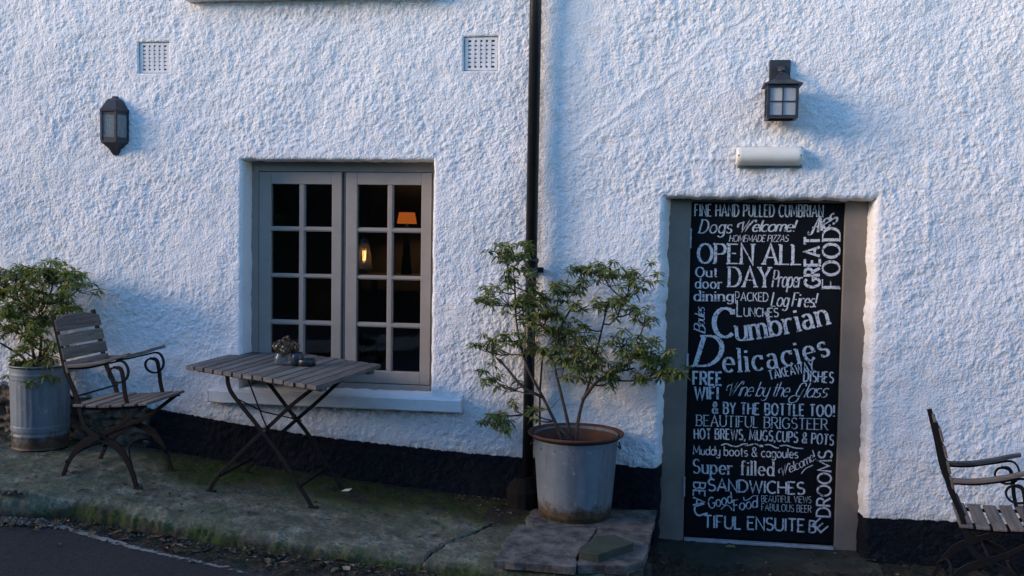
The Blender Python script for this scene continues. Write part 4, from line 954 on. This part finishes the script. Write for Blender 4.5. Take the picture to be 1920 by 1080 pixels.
for yy, A_, B_ in ((-.60, [(-2.345, .92), (-2.335, .86), (-2.30, .80), (-2.159, .639), (-2.041, .496), (-1.956, .368), (-1.89, .27), (-1.862, .225)], [(-2.455, .275), (-2.416, .343), (-2.265, .506), (-2.105, .656), (-1.99, .765), (-1.86, .87), (-1.815, .92)]),
                   (-.18, [(-2.34, .92), (-2.33, .87), (-2.272, .808), (-2.15, .66), (-2.037, .527), (-1.93, .37), (-1.86, .26), (-1.834, .222)], [(-2.43, .277), (-2.39, .34), (-2.26, .48), (-2.105, .62), (-1.98, .73), (-1.85, .855), (-1.80, .92)])):
    for k, P in enumerate((A_, B_)):
        o_ = .010 if k else -.010
        P_(MB().ribbon(legpath(P), .021, yy+o_-.005, yy+o_+.005).build('leg', M_iron, bevel=.0015), tb)
        f_ = P[-1] if k == 0 else P[0]
        P_(MB().box((f_[0]+.008, yy+o_, f_[1]+.002), (.055, .028, .008)).build('foot', M_iron, bevel=.002), tb)
        tpp = P[0] if k == 0 else P[-1]
    P_(MB().tube([(-2.13, yy-.02, .63), (-2.13, yy+.02, .63)], .009, 8).build('pivot_bolt', M_rust), tb)
for (x, z) in ((-2.345, .925), (-1.812, .925), (-1.93, .335), (-2.39, .365)): P_(MB().bar((x, -.62, z), (x, -.16, z), .014, .006, (1, 0, 0)).build('cross_bar', M_iron), tb)
P_(MB().tube([(-2.31, -.60, .80), (-2.19, -.50, .71), (-2.04, -.30, .63)], .0042, 6).build('brace', M_iron), tb)
P_(MB().tube([(-2.23, -.60, .90), (-2.14, -.60, .68), (-2.02, -.60, .42)], .0042, 6).build('brace', M_iron), tb)

# dried hydrangea in a jar, ashtray
jp = on_z(527, 684, ZT); jr = empty('flower_jar', (jp[0], jp[1], ZT)); tag(jr, 'small clear glass jar with dried hydrangea heads standing on the table', 'vase')
P_(MB().lathe([(.001, .003), (.034, .003), (.038, .010), (.036, .045), (.026, .06), (.026, .068)], (jp[0], jp[1], ZT), 20).build('jar', frosted('jar glass', (.14, .17, .17), .5), smooth=True), jr)
def petals(name, mat, centers, rad, n, size, parent):
    vs, fs, tint = [], [], []
    for c in centers:
        for _ in range(n):
            d = Vector((random.gauss(0, 1), random.gauss(0, 1), random.gauss(0, 1))).normalized(); p = Vector(c)+d*rad*random.uniform(.75, 1.05)
            u = d.cross(Vector((random.gauss(0, 1), random.gauss(0, 1), random.gauss(0, 1)))).normalized(); v = (d.cross(u)+d*.4).normalized(); s = size*random.uniform(.6, 1.2); b = len(vs)
            vs += [p-u*s, p-v*s*.8, p+u*s, p+v*s*.8]; fs.append((b, b+1, b+2, b+3)); tint.append(min(1, max(0, random.gauss(.45, .3))))
    me = bpy.data.meshes.new(name); me.from_pydata([tuple(v) for v in vs], [], fs); me.materials.append(mat)
    at = me.attributes.new('tint', 'FLOAT', 'FACE'); at.data.foreach_set('value', tint)
    o = bpy.data.objects.new(name, me); COL.objects.link(o)
    if parent: rel(o, parent)
    return o
for (dx, dy, dz, rr) in ((-.035, 0, .105, .036), (.012, .01, .118, .046), (.055, 0, .100, .036), (.02, -.04, .088, .030)):
    petals('flower_head', M_hyd, [(jp[0]+.02+dx, jp[1]+dy, ZT+dz)], rr, 90, .009, jr)
    P_(MB().tube([(jp[0], jp[1], ZT+.04), (jp[0]+.02+dx*.8, jp[1]+dy*.8, ZT+dz-.02)], .003, 5).build('stem', M_twig), jr)
p2 = on_z(560, 687, ZT); v2 = empty('small_vase', (p2[0], p2[1]+.03, ZT)); tag(v2, 'small dark blue glass pot on the table between jar and ashtray', 'pot')
P_(MB().lathe([(.001, 0), (.03, 0), (.036, .02), (.034, .06), (.028, .075), (.024, .07), (.001, .03)], (p2[0]-.02, p2[1]+.03, ZT), 20).build('pot_body', simple('dark blue glaze', (.02, .03, .045), None, .3), smooth=True), v2)
ap = on_z(571, 686, ZT); at_ = MB().lathe([(.001, 0), (.046, 0), (.050, .006), (.048, .034), (.044, .040), (.039, .036), (.039, .020), (.001, .018)], (0, 0, 0), 28).build('ashtray', M_ash, smooth=True)
at_.location = (ap[0]+.012, ap[1], ZT+.0005); tag(at_, 'round black ashtray on the slatted table', 'ashtray')

# ------------------------------------------------------------------ garden armchairs
def chair(Wd=.415):
    t = empty('garden_armchair', (0, 0, 0)); ch = []
    def A(mb, name, mat, **k): o = mb.build(name, mat, **k); o.parent = t; return o
    post = smooth_path([(-.042, .90), (-.004, .75), (.032, .597), (.075, .50), (.103, .426), (.134, .312), (.195, .257), (.309, .206), (.37, .14), (.41, .055), (.432, -.018)], 4)
    rear = smooth_path([(.473, .425), (.391, .362), (.309, .301), (.206, .248), (.125, .205), (.07, .155), (.03, .09), (.003, .024)], 4)
    wp = [.024 if p[1] > .40 else .024+.014*math.exp(-((p[1]-.20)/.07)**2) for p in post]; wr = [.020+.020*math.exp(-((p[1]-.21)/.06)**2) for p in rear]
    for y in (.006, Wd-.006):
        s = 1 if y < .1 else -1
        A(MB().ribbon(post, wp, y-.006, y+.006), 'leg', M_iron, bevel=.001); A(MB().ribbon(rear, wr, y+s*.013-.006, y+s*.013+.006), 'leg', M_iron, bevel=.001)
        for fx, fz in ((.440, -.020), (-.006, .020)): A(MB().box((fx, y, fz), (.045, .024, .010)), 'foot', M_iron, bevel=.002)
        A(MB().tube([(.225, y-.018, .245), (.225, y+.018, .245)], .011, 8), 'pivot_bolt', M_iron)
        # arm iron with its scroll
        iron = smooth_path([(.030, .612), (.15, .618), (.27, .645), (.345, .662), (.378, .640), (.388, .600), (.372, .562), (.335, .545), (.296, .556), (.277, .588), (.290, .618), (.318, .626)], 5)
        A(MB().ribbon(iron, .0095, y-.007, y+.007), 'arm_scroll', M_iron)
        A(MB().ribbon(smooth_path([(.305, .628), (.345, .618), (.360, .56), (.368, .49), (.383, .425)], 4), [.012]*2+[.018]*15, y-.007, y+.007), 'arm_support', M_iron)
        # wooden armrest
        ax = smooth_path([(.045, .626), (.15, .634), (.26, .658), (.34, .684), (.392, .698)], 5)
        nx_ = len(ax); base = MB(); wds = [.036+.008*math.sin(math.pi*k/(nx_-1)) for k in range(nx_)]
        for (sx, sz), wd in zip(ax, wds):
            for yy, zz in ((-wd/2, -.009), (wd/2, -.009), (wd/2, .009), (-wd/2, .009)): base.v.append((sx, y+yy, sz+zz))
        for k in range(nx_-1):
            for j in range(4): c_ = k*4+j; d_ = k*4+(j+1) % 4; base.f.append((c_, c_+4, d_+4, d_))
        base.f += [(0, 1, 2, 3), tuple(reversed([(nx_-1)*4+j for j in range(4)]))]
        A(base, 'armrest', M_arm, bevel=.003)
        A(MB().ribbon(smooth_path([(.095, .398), (.2, .398), (.33, .405), (.43, .418), (.487, .424)], 3), .016, y+s*.006-.006, y+s*.006+.006), 'seat_rail', M_iron)
    # seat slats across
    for k in range(6):
        x = .112+k*.0735; z = np.interp(x, [.1, .25, .4, .5], [.412, .412, .426, .436]); rot = Matrix.Rotation(-math.atan(np.interp(x, [.1, .3, .5], [0, .06, .10])), 3, 'Y')
        wd = .060 if k < 5 else .052
        o = MB().box((0, 0, 0), (wd, Wd+.035, .015), rot).build('seat_slat', M_woodw, bevel=.004); o.location = (x, Wd/2, z+.003); o.parent = t
    # back slats
    for k, h in enumerate((.84, .763, .690, .618)):
        s = np.interp(h, [.597, .75, .9], [.032, -.004, -.042]); mb = MB(); n = 12; y0, y1 = -.012, Wd+.012; lo = -.030; hi = .030
        for i in range(n+1):
            u = i/n; y = y0+(y1-y0)*u; arch = (.026*math.sin(math.pi*u)**.8 if k == 0 else 0); curve = -.010*math.sin(math.pi*u)
            for (dx, dz) in ((.006, lo), (-.006, lo), (-.006, hi+arch), (.006, hi+arch)): mb.v.append((curve+dx-dz*.25, y, dz))
        for i in range(n):
            for j in range(4): a_ = i*4+j; b_ = i*4+(j+1) % 4; mb.f.append((a_, b_, b_+4, a_+4))
        mb.f += [(3, 2, 1, 0), (n*4, n*4+1, n*4+2, n*4+3)]
        o = mb.build('back_slat', M_woodw, bevel=.003); o.location = (s+.016, 0, h); o.parent = t
    A(MB().tube([(.104, 0, .467), (.104, Wd, .467)], .0055, 8), 'back_rod', M_iron)
    A(MB().tube([(.225, 0, .245), (.225, Wd, .245)], .0055, 8), 'pivot_rod', M_iron)
    A(MB().tube(smooth_path([(.405, .012, .085), (.36, .06, .155), (.33, .14, .185), (.33, .28, .185), (.36, .36, .155), (.405, Wd-.012, .085)], 5), .007, 8), 'stretcher', M_iron, smooth=True)
    A(MB().tube(smooth_path([(.02, .012, .10), (.06, .07, .145), (.07, .2, .155), (.06, .34, .145), (.02, Wd-.012, .10)], 5), .007, 8), 'stretcher', M_iron, smooth=True)
    return t
def copy_tree(o, parent=None):
    c = o.copy(); COL.objects.link(c); c.parent = parent
    for k in o.children: copy_tree(k, c)
    return c
ch1 = chair(); ch1.location = (-3.230, -.760, .332); ch1.rotation_euler = (0, 0, R(1.5))
tag(ch1, 'weathered wooden slat armchair with iron scroll arms between the dustbin planter and the table', 'chair', 'slatted garden armchairs with iron legs')
ch2 = copy_tree(ch1); ch2.location = (1.312, -.705, -.062); ch2.rotation_euler = (0, 0, R(-10)); ch2['label'] = 'slatted iron armchair seen side on, right of the door'

# ------------------------------------------------------------------ planters
bp = on_g(75, 848); bc = Vector((float(on_y(76, 780, bp.y+.13)[0]), bp.y+.13, 0)); bc.z = float(zp(bc.x, bc.y))-.004
scale_ = float(on_y(130, 780, bc.y)[0]-on_y(22, 780, bc.y)[0])/2*.87
hB = float(on_y(75, 692, bc.y-scale_)[2])-bc.z
dbn = empty('dustbin_planter', bc); tag(dbn, 'ribbed galvanised dustbin with rusty foot used as a planter beside the left chair', 'planter')
def rb(r, z, t):
    k = z/hB; rib = .0016*max(0, math.cos(t*30))**.6 if .30 < k < .82 else 0
    return r+rib
prof = [(.001, .02), (scale_*.96, .02), (scale_*.97, 0), (scale_*.985, .01)]
for k in np.linspace(.02, 1, 60):
    r_ = scale_*(.965+.05*k); z = k*hB
    for kc in (.17, .235, .27, .86, .905): r_ += .005*math.exp(-((k-kc)/.008)**2)
    prof.append((r_, z))
prof += [(scale_*1.045, hB), (scale_*1.05, hB-.004), (scale_*1.05, hB+.008), (scale_*1.0, hB+.008), (scale_*.98, hB-.004), (scale_*.97, hB-.05), (scale_*.4, hB-.05)]
P_(MB().lathe(prof, bc, 180, rb).build('bin_body', M_galv, smooth=True, off=bc), dbn)
P_(MB().lathe([(.001, 0), (scale_*.98, -.004)], (bc.x, bc.y, bc.z+hB-.045), 40).build('soil', M_soil), dbn)
P_(MB().tube([(bc.x+scale_*math.cos(t)*1.0, bc.y+scale_*math.sin(t), bc.z+hB-.035-.03*math.sin((t-R(-40))/R(30)*math.pi)) for t in np.linspace(R(-40), R(-10), 8)], .005, 6).build('handle', M_galv), dbn)

tp = on_g(1080, 984, off=.03); tz = float(tp.z); yb = tp.y+.19; tcx = float(on_y(1078, 900, yb)[0])
rbt = float(on_y(1145, 970, yb)[0]-on_y(1012, 970, yb)[0])/2; rtp = float(on_y(1161, 832, yb)[0]-on_y(996, 832, yb)[0])/2; hT = float(on_y(1078, 829, yb-rtp)[2])-tz
T0 = Vector((tcx, yb, tz)); tub = empty('tub_planter', T0); tag(tub, 'large tapered galvanised tub with wide rusty rim standing on the slate slabs', 'planter')
pr = [(.001, .03), (rbt*.96, .03), (rbt*.98, 0), (rbt*1.0, .004), (rbt*1.0, .02)]
for k in np.linspace(.05, 1, 46):
    r_ = rbt+(rtp*.955-rbt)*k**.85
    for kc in (.80, .93): r_ += .003*math.exp(-((k-kc)/.008)**2)
    pr.append((r_, k*hT))
P_(MB().lathe(pr, T0, 96, lambda r, z, t: r*(1+.004*math.sin(3*t+1)+.002*math.sin(7*t+z*9))).build('tub_body', M_galv, smooth=True, off=T0), tub)
rimr = float(on_y(1167, 812, yb)[0]-on_y(990, 812, yb)[0])/2
P_(MB().lathe([(rtp*.95, hT-.012), (rtp*.985, hT-.02), (rimr, hT-.004), (rimr+.004, hT+.004), (rimr, hT+.010), (rimr*.965, hT+.004), (rtp*.93, hT-.02), (rtp*.91, hT-.09)], T0, 96, lambda r, z, t: r*(1+.006*math.sin(2*t+.6)+.003*math.sin(5*t))).build('rim', M_rust, smooth=True, off=T0), tub)
P_(MB().lathe([(.001, hT-.085), (rtp*.92, hT-.08)], T0, 40).build('soil', M_soil), tub)
for k in range(15):
    t = 2*math.pi*k/15+.1; r_ = (rbt+(rtp*.955-rbt)*.86**.85)+.002; zc2 = T0.z+hT*.865
    P_(MB().tube([(T0.x+r_*math.cos(t), T0.y+r_*math.sin(t), zc2), (T0.x+(r_+.005)*math.cos(t), T0.y+(r_+.005)*math.sin(t), zc2)], [.005, .0025], 7).build('rivet', M_galv), tub)
for sgn in (-1, 1):
    P_(MB().tube([(T0.x+sgn*(rtp*.97+.012*math.sin(math.pi*k/8)), T0.y-.05+.1*k/8, T0.z+hT-.05-.02*math.sin(math.pi*k/8)) for k in range(9)], .005, 6).build('handle', M_rust), tub)

# ------------------------------------------------------------------ shrubs
def leaf(vs, fs, tint, p, d, nrm, L, Wd, droop, tv):
    d = d.normalized(); side = d.cross(nrm)
    if side.length < .05: side = d.cross(Vector((.3, .5, .8)))
    side.normalize(); nn = side.cross(d).normalized(); b = len(vs); dr = Vector((0, 0, -1))
    q = [p]
    for k, wk in ((.35, .9), (.70, .85)):
        c = p+d*L*k+dr*droop*L*k*k; q += [c-side*Wd*wk/2+nn*Wd*.18, c, c+side*Wd*wk/2+nn*Wd*.18]
    q.append(p+d*L+dr*droop*L)
    vs += q; fs += [(b, b+1, b+2), (b, b+2, b+3), (b+1, b+4, b+5, b+2), (b+2, b+5, b+6, b+3), (b+4, b+7, b+5), (b+5, b+7, b+6)]; tint += [tv]*6
def shrub(name, label, yc, soil_z, trunks, clusters, mat, seed, ysp=.16, per=(3, 5), extra=40, Lf=.048):
    r = random.Random(seed); root = empty(name, (0, 0, 0))
    nodes = []; edges = []; tr_paths = []
    b0 = on_y(*trunks[0][0], yc); root.location = (b0[0], yc, soil_z)
    for T in trunks:
        off = 0; P = []
        for i, p in enumerate(T):
            off += r.uniform(-.035, .035) if i else 0; q = Vector(on_y(p[0], p[1], yc+off)); P.append(q)
        P = [Vector(q) for q in smooth_path(P, 4)]; tr_paths.append(P)
        for i, q in enumerate(P): nodes.append((q, i/len(P)))
    cl = [(px, py) for px, py in clusters]
    pts = []
    for px, py in cl: pts.append(Vector(on_y(px, py, yc+r.uniform(-ysp, ysp*.8))))
    pts.sort(key=lambda q: min((q-nq).length for nq, _ in nodes))
    tw = MB()
    for P in tr_paths:
        n = len(P); tw.tube(P, [.0095*(1-.66*i/n)+.0015*r.random() for i in range(n)], 7)
    tips = []
    def grow(a, b, r0, r1):
        L = (b-a).length; k = max(3, int(L/.05)); path = []
        w1 = Vector((r.gauss(0, 1), r.gauss(0, .6), r.gauss(0, .6)))*L*.06; w2 = Vector((r.gauss(0, 1), r.gauss(0, .6), r.gauss(0, 1)))*L*.03
        for i in range(k+1):
            t = i/k; q = a.lerp(b, t)+w1*math.sin(math.pi*t)+w2*math.sin(2*math.pi*t)+Vector((0, 0, -1))*L*.10*math.sin(math.pi*t); path.append(q)
        tw.tube(path, [r0+(r1-r0)*i/k for i in range(k+1)], 5, cap=False); return path
    vs, fs, tint = [], [], []
    for c in pts:
        best = min(nodes, key=lambda nq: (nq[0]-c).length + (.6 if nq[0].z > c.z-.02 else 0)*.25 + .05*nq[1])
        path = grow(best[0], c, .0052, .0028)
        for i, q in enumerate(path[2:]): nodes.append((q, .6))
        nsub = r.randint(*per)
        for s in range(nsub):
            o = Vector((r.gauss(0, .040), r.gauss(0, .042), r.gauss(.0, .027))); tip = c+o
            if o.length > .02: grow(path[-2], tip, .0022, .0015)
            base = r.gauss(.46, .16); nl = r.randint(12, 18)
            for j in range(nl):
                t = j*2.4+r.uniform(-.3, .3); el = r.uniform(-.45, .75); d = Vector((math.cos(t)*math.cos(el), math.sin(t)*math.cos(el), math.sin(el)))
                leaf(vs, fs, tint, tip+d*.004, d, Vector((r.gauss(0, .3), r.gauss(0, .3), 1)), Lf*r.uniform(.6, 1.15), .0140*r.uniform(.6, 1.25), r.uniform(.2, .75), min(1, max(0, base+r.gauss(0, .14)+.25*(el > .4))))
    for _ in range(extra):                                 # bare twigs in the middle of the bush
        a_, b_ = r.choice(nodes)[0], r.choice(nodes)[0]
        if .05 < (a_-b_).length < .24 and b_.z > a_.z: grow(a_, b_, .003, .0012)
    ob = tw.build('branches', M_twig, smooth=True); rel(ob, root)
    me = bpy.data.meshes.new('foliage'); me.from_pydata([tuple(v) for v in vs], [], fs); me.materials.append(mat)
    at = me.attributes.new('tint', 'FLOAT', 'FACE'); at.data.foreach_set('value', tint)
    fo = bpy.data.objects.new('foliage', me); COL.objects.link(fo); fo['kind'] = 'stuff'; rel(fo, root)
    tag(root, label, 'shrub', 'pieris shrubs growing in metal planters'); return root
c1 = [(290,140),(450,110),(460,360),(300,340),(230,420),(130,490),(240,480),(440,460),(560,470),(400,590),(650,420),(760,370),(850,400),(960,260),(870,310),(1040,320),(1130,280),(1270,300),(1340,310),(1240,440),(1200,500),(1060,570),(910,560),(620,600),(680,590),(560,700),(650,740),(880,720),(870,790),(1160,640),(1280,590),(1370,630),(740,830),(830,860),(960,920),(1200,850),(1300,820),(1180,920),(1420,930),(1500,970),(1590,1050),(1300,930),(820,1000),(870,1020),(1130,1050),(240,800),(120,890),(250,900),(420,800),(700,900),(620,760),(780,760),(760,960),(520,880),(440,880),(1230,1020),(260,90),(400,200),(320,180),(700,450),(1000,240),(900,260),(480,540),(520,640),(600,650),(700,640),(560,900),(960,980),(1250,900),(1350,880)]
C1 = [(880+x/4.155, 440+y/4.155) for x, y in c1]+[(916,707),(943,721),(910,790),(943,795),(967,772),(996,772),(925,776),(1192,707),(1227,700),(1263,697),(1215,671),(1115,668),(1067,700),(1097,700),(1135,700),(1250,684),(1150,712)]
soilz = tz+hT-.085
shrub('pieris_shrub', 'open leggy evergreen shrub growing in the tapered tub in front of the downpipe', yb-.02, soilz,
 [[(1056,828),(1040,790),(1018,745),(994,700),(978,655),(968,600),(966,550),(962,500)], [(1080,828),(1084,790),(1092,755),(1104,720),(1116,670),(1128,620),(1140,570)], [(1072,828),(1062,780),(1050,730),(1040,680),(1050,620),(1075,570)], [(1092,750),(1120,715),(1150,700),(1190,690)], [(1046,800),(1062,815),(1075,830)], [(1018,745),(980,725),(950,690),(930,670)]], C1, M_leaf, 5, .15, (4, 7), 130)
c2_ = [(40,120),(40,190),(130,140),(270,100),(230,170),(400,70),(330,200),(420,200),(480,180),(570,150),(640,230),(110,230),(420,300),(490,330),(350,350),(230,350),(60,400),(100,440),(420,420),(240,500),(330,540),(50,480),(40,560),(380,500),(250,680),(170,740),(380,780),(430,700),(150,870),(250,880),(330,900),(160,940),(280,960),(520,400),(180,90),(330,130),(520,220),(130,300),(180,420),(290,250),(560,130),(300,440),(150,560),(220,930),(330,830),(200,820),(270,580),(60,260),(-60,180),(-50,300),(-90,420),(-60,560),(-120,250),(-80,100)]
C2 = [(x/4.155, 480+y/4.155) for x, y in c2_]
shrub('pieris_shrub', 'bushy evergreen shrub, leaves coloured as sunlit, growing in the ribbed dustbin at the left edge', bc.y, bc.z+hB-.045,
 [[(66,700),(62,660),(50,620),(38,580),(30,540)], [(72,700),(76,655),(80,610),(92,560),(100,530)], [(60,700),(44,672),(20,655),(-5,640)], [(70,690),(84,660),(98,640)]], C2, M_leaf2, 9, .14, (4, 7), 60, .052)

# ------------------------------------------------------------------ litter, weeds, gravel, scrap of paper
def facestuff(name, vs, fs, tint, mat):
    me = bpy.data.meshes.new(name); me.from_pydata([tuple(v) for v in vs], [], fs); me.materials.append(mat)
    at = me.attributes.new('tint', 'FLOAT', 'FACE'); at.data.foreach_set('value', tint)
    o = bpy.data.objects.new(name, me); COL.objects.link(o); return o
def gz_(x, y):
    e_ = np.interp(x, EX, EY)
    if x < -.1 and y > e_: return float(zp(x, y))+.001
    if -.06 < x < 1.16 and y > -.235: return -.06
    return float(zr(x, y))+.004
vs, fs, tint = [], [], []; r = random.Random(21)
def litter(n, fx, fy, smin=.008, smax=.026, tm=.45):
    for _ in range(n):
        x, y = fx(), fy(); z = gz_(x, y)+.004; s = r.uniform(smin, smax); t = r.uniform(0, 6.28); c_, s_ = math.cos(t), math.sin(t); b = len(vs); cu = s*r.uniform(.1, .55); wd = s*r.uniform(.35, .7)
        loc = [(-s, 0, 0), (-s*.2, -wd, cu), (-s*.1, 0, cu*.25), (-s*.2, wd, cu*r.random()), (s*.55, -wd*.6, cu*.8), (s*.5, 0, .1*cu), (s*.55, wd*.6, cu), (s, 0, cu*.6)]
        vs.extend([Vector((x+a_*c_-b_*s_, y+a_*s_+b_*c_, z+h_)) for a_, b_, h_ in loc]); fs.extend([(b, b+1, b+2), (b, b+2, b+3), (b+1, b+4, b+5, b+2), (b+2, b+5, b+6, b+3), (b+4, b+7, b+5), (b+5, b+7, b+6)]); tint.extend([min(1, max(0, r.gauss(tm, .27)))]*6)
ek = lambda x: float(np.interp(x, EX, EY))
for _ in range(300):
    x = r.uniform(-3.7, .1); litter(1, lambda: x, lambda: ek(x)-.06-abs(r.gauss(0, .10)), smin=.010, smax=.034, tm=.28)
litter(230, lambda: r.uniform(-3.6, -.9), lambda: r.uniform(-1.0, -.04), .006, .019, .12)
litter(60, lambda: r.gauss(-.88, .16), lambda: r.gauss(-.22, .13), .006, .015, .5); litter(40, lambda: r.uniform(-1.2, -.9), lambda: r.uniform(-.10, -.02), .005, .012, .75)
litter(36, lambda: r.uniform(-.0, 2.0), lambda: r.uniform(-.45, -.05), .006, .018, .4); litter(14, lambda: r.gauss(1.08, .05), lambda: r.uniform(-.1, .08), .010, .022, .55)
tag(facestuff('fallen_leaves', vs, fs, tint, M_litter), kind='stuff')
vs, fs, tint = [], [], []
def blades(n, cx_, cy_, sx_, sy_, h0, h1):
    for _ in range(n):
        x, y = r.gauss(cx_, sx_), r.gauss(cy_, sy_); z = gz_(x, y)-.004; h = r.uniform(h0, h1); t = r.uniform(0, 6.28); l = r.uniform(.1, .8)*h; b = len(vs); wd = r.uniform(.0012, .003)
        dx, dy = math.cos(t), math.sin(t); vs.extend([Vector((x-dy*wd, y+dx*wd, z)), Vector((x+dy*wd, y-dx*wd, z)), Vector((x+dx*l*.4+dy*wd, y+dy*l*.4-dx*wd, z+h*.6)), Vector((x+dx*l, y+dy*l, z+h))]); fs.append((b, b+1, b+2, b+3)); tint.append(r.random())
for x in np.arange(-3.35, -2.7, .03): blades(12, x, ek(x)-.04, .02, .018, .006, .022)
for _ in range(60): x = r.uniform(-3.6, -.2); blades(9, x, ek(x)-.065, .03, .012, .005, .016)
for _ in range(40): x = r.uniform(-3.2, -.9); blades(10, x, r.gauss(-.04, .02), .03, .012, .005, .014)
tag(facestuff('kerb_grass', vs, fs, tint, M_grass), kind='stuff')
wp_ = on_g(465, 1016, f=zr, off=.03); wd_ = empty('weed', wp_); tag(wd_, 'small green weed growing at the foot of the kerb below the table', 'weed')
vs, fs, tint = [], [], []
for j in range(46):
    t = r.uniform(0, 6.28); el = r.uniform(.1, 1.2); d = Vector((math.cos(t)*math.cos(el), math.sin(t)*math.cos(el), math.sin(el))); leaf(vs, fs, tint, wp_+Vector((r.gauss(0, .02), r.gauss(0, .015), -.02)), d, Vector((0, 0, 1)), r.uniform(.03, .065), .010, .4, r.uniform(.2, .9))
rel(facestuff('leaves', vs, fs, tint, M_leaf), wd_)
# gravel
def pebbles(name, n, fx, s0, s1, cols):
    mb = MB(); base = [(1,0,0),(-1,0,0),(0,1,0),(0,-1,0),(0,0,1),(0,0,-1)]; fc = [(0,2,4),(2,1,4),(1,3,4),(3,0,4),(2,0,5),(1,2,5),(3,1,5),(0,3,5)]
    for _ in range(n):
        x, y = fx(); s = r.uniform(s0, s1); q = Matrix.Rotation(r.uniform(0, 6.28), 3, 'Z') @ Matrix.Rotation(r.uniform(-.5, .5), 3, 'X'); sc = (s*r.uniform(.7, 1.3), s*r.uniform(.7, 1.3), s*r.uniform(.4, .8))
        mb.add([(q @ Vector([a_*b_ for a_, b_ in zip(v, sc)]))+Vector((x, y, gz_(x, y)+s*.15)) for v in base], fc)
    o = mb.build(name, cols); tag(o, kind='stuff'); return o
M_peb = simple('gravel stone', (.12, .105, .085), (.022, .02, .017), .9, scale=38, bscale=80, bd=.002, lo=.4, hi=.62)
def p1():
    if r.random() < .5: return r.uniform(-4.3, -3.85), r.uniform(-.6, -.02)
    x = r.uniform(-3.9, .1); return x, ek(x)-.055-abs(r.gauss(0, .07))
pebbles('gravel', 1500, p1, .003, .010, M_peb)
pebbles('gravel', 260, lambda: (r.gauss(-3.25, .12), r.gauss(-1.16, .035)), .008, .022, M_peb)
pp = on_g(650, 921); sc_ = MB(); sc_.add([(-.026, -.018, 0), (.020, -.022, .004), (.027, .016, .010), (-.016, .020, .003), (-.026, -.018, .0012), (.020, -.022, .0052), (.027, .016, .0112), (-.016, .020, .0042)], [(3,2,1,0), (4,5,6,7), (0,1,5,4), (1,2,6,5), (2,3,7,6), (3,0,4,7)])
o = sc_.build('paper_scrap', M_paper); o.location = (pp.x, pp.y, pp.z+.003); tag(o, 'torn pale scrap of paper on the mossy pavement near the table foot', 'paper')
ml = on_g(1370, 1027, f=lambda x, y: -.055); vs, fs, tint = [], [], []
for j in range(7): t = j*.9; leaf(vs, fs, tint, Vector((ml.x, ml.y, -.052)), Vector((math.cos(t), math.sin(t)*.7, .35)), Vector((0, 0, 1)), .035, .016, .3, .9)
tag(facestuff('fallen_leaf', vs, fs, tint, M_leaf), 'single green maple-like leaf lying on the dark door step', 'leaf')

# ------------------------------------------------------------------ unseen hedge added behind the camera to block low sun and sky
hg = empty('occluder_hedge', (0, -10.2, 0)); tag(hg, 'unseen tall hedge added across the lane to hold back low sun and sky', 'hedge')
hx = np.linspace(-34, 18, 140); ht = np.linspace(0, 1, 26)
HX, HT = np.meshgrid(hx, ht, indexing='ij'); ang = HT*math.pi; top = np.interp(HX, [-34, -26, -19, -12, -7, 20], [5.0, 5.2, 6.3, 4.5, 3.4, 2.7])+.25*np.sin(HX*.55)+.3*np.sin(HX*1.3+1)  # height profile shaped to keep sun off the lower and right wall
HYg = -10.6+1.5*np.cos(ang)*1.0+samp(f_700, HX*.4, HT*2)*.12; HZg = zr(HX)-.1+top*np.sin(ang)**.45+samp(f_150, HX*.2, HT*.8)*.06
core = grid_mesh('hedge_core', HX, HYg, HZg, np.ones((139, 25), bool), simple('hedge core', (.012, .016, .008), None, .95, bd=0)); rel(core, hg)
vs, fs, tint = [], [], []
ii = rng.integers(0, 139, 20000); jj = rng.integers(0, 22, 20000)
for i_, j_ in zip(ii, jj):
    p = Vector((HX[i_, j_]+r.uniform(-.16, .16), HYg[i_, j_]+r.gauss(0, .10), HZg[i_, j_]+r.gauss(0, .10))); d = Vector((r.gauss(0, 1), r.gauss(.3, 1), r.gauss(0, 1))).normalized(); u = d.cross(Vector((r.random(), r.random(), r.random()))).normalized(); v = d.cross(u); s = r.uniform(.05, .11); b = len(vs)
    vs += [p-u*s, p-v*s*.6, p+u*s, p+v*s*.6]; fs.append((b, b+1, b+2, b+3)); tint.append(r.random())
hf = facestuff('foliage', vs, fs, tint, M_hedge); hf['kind'] = 'stuff'; rel(hf, hg)
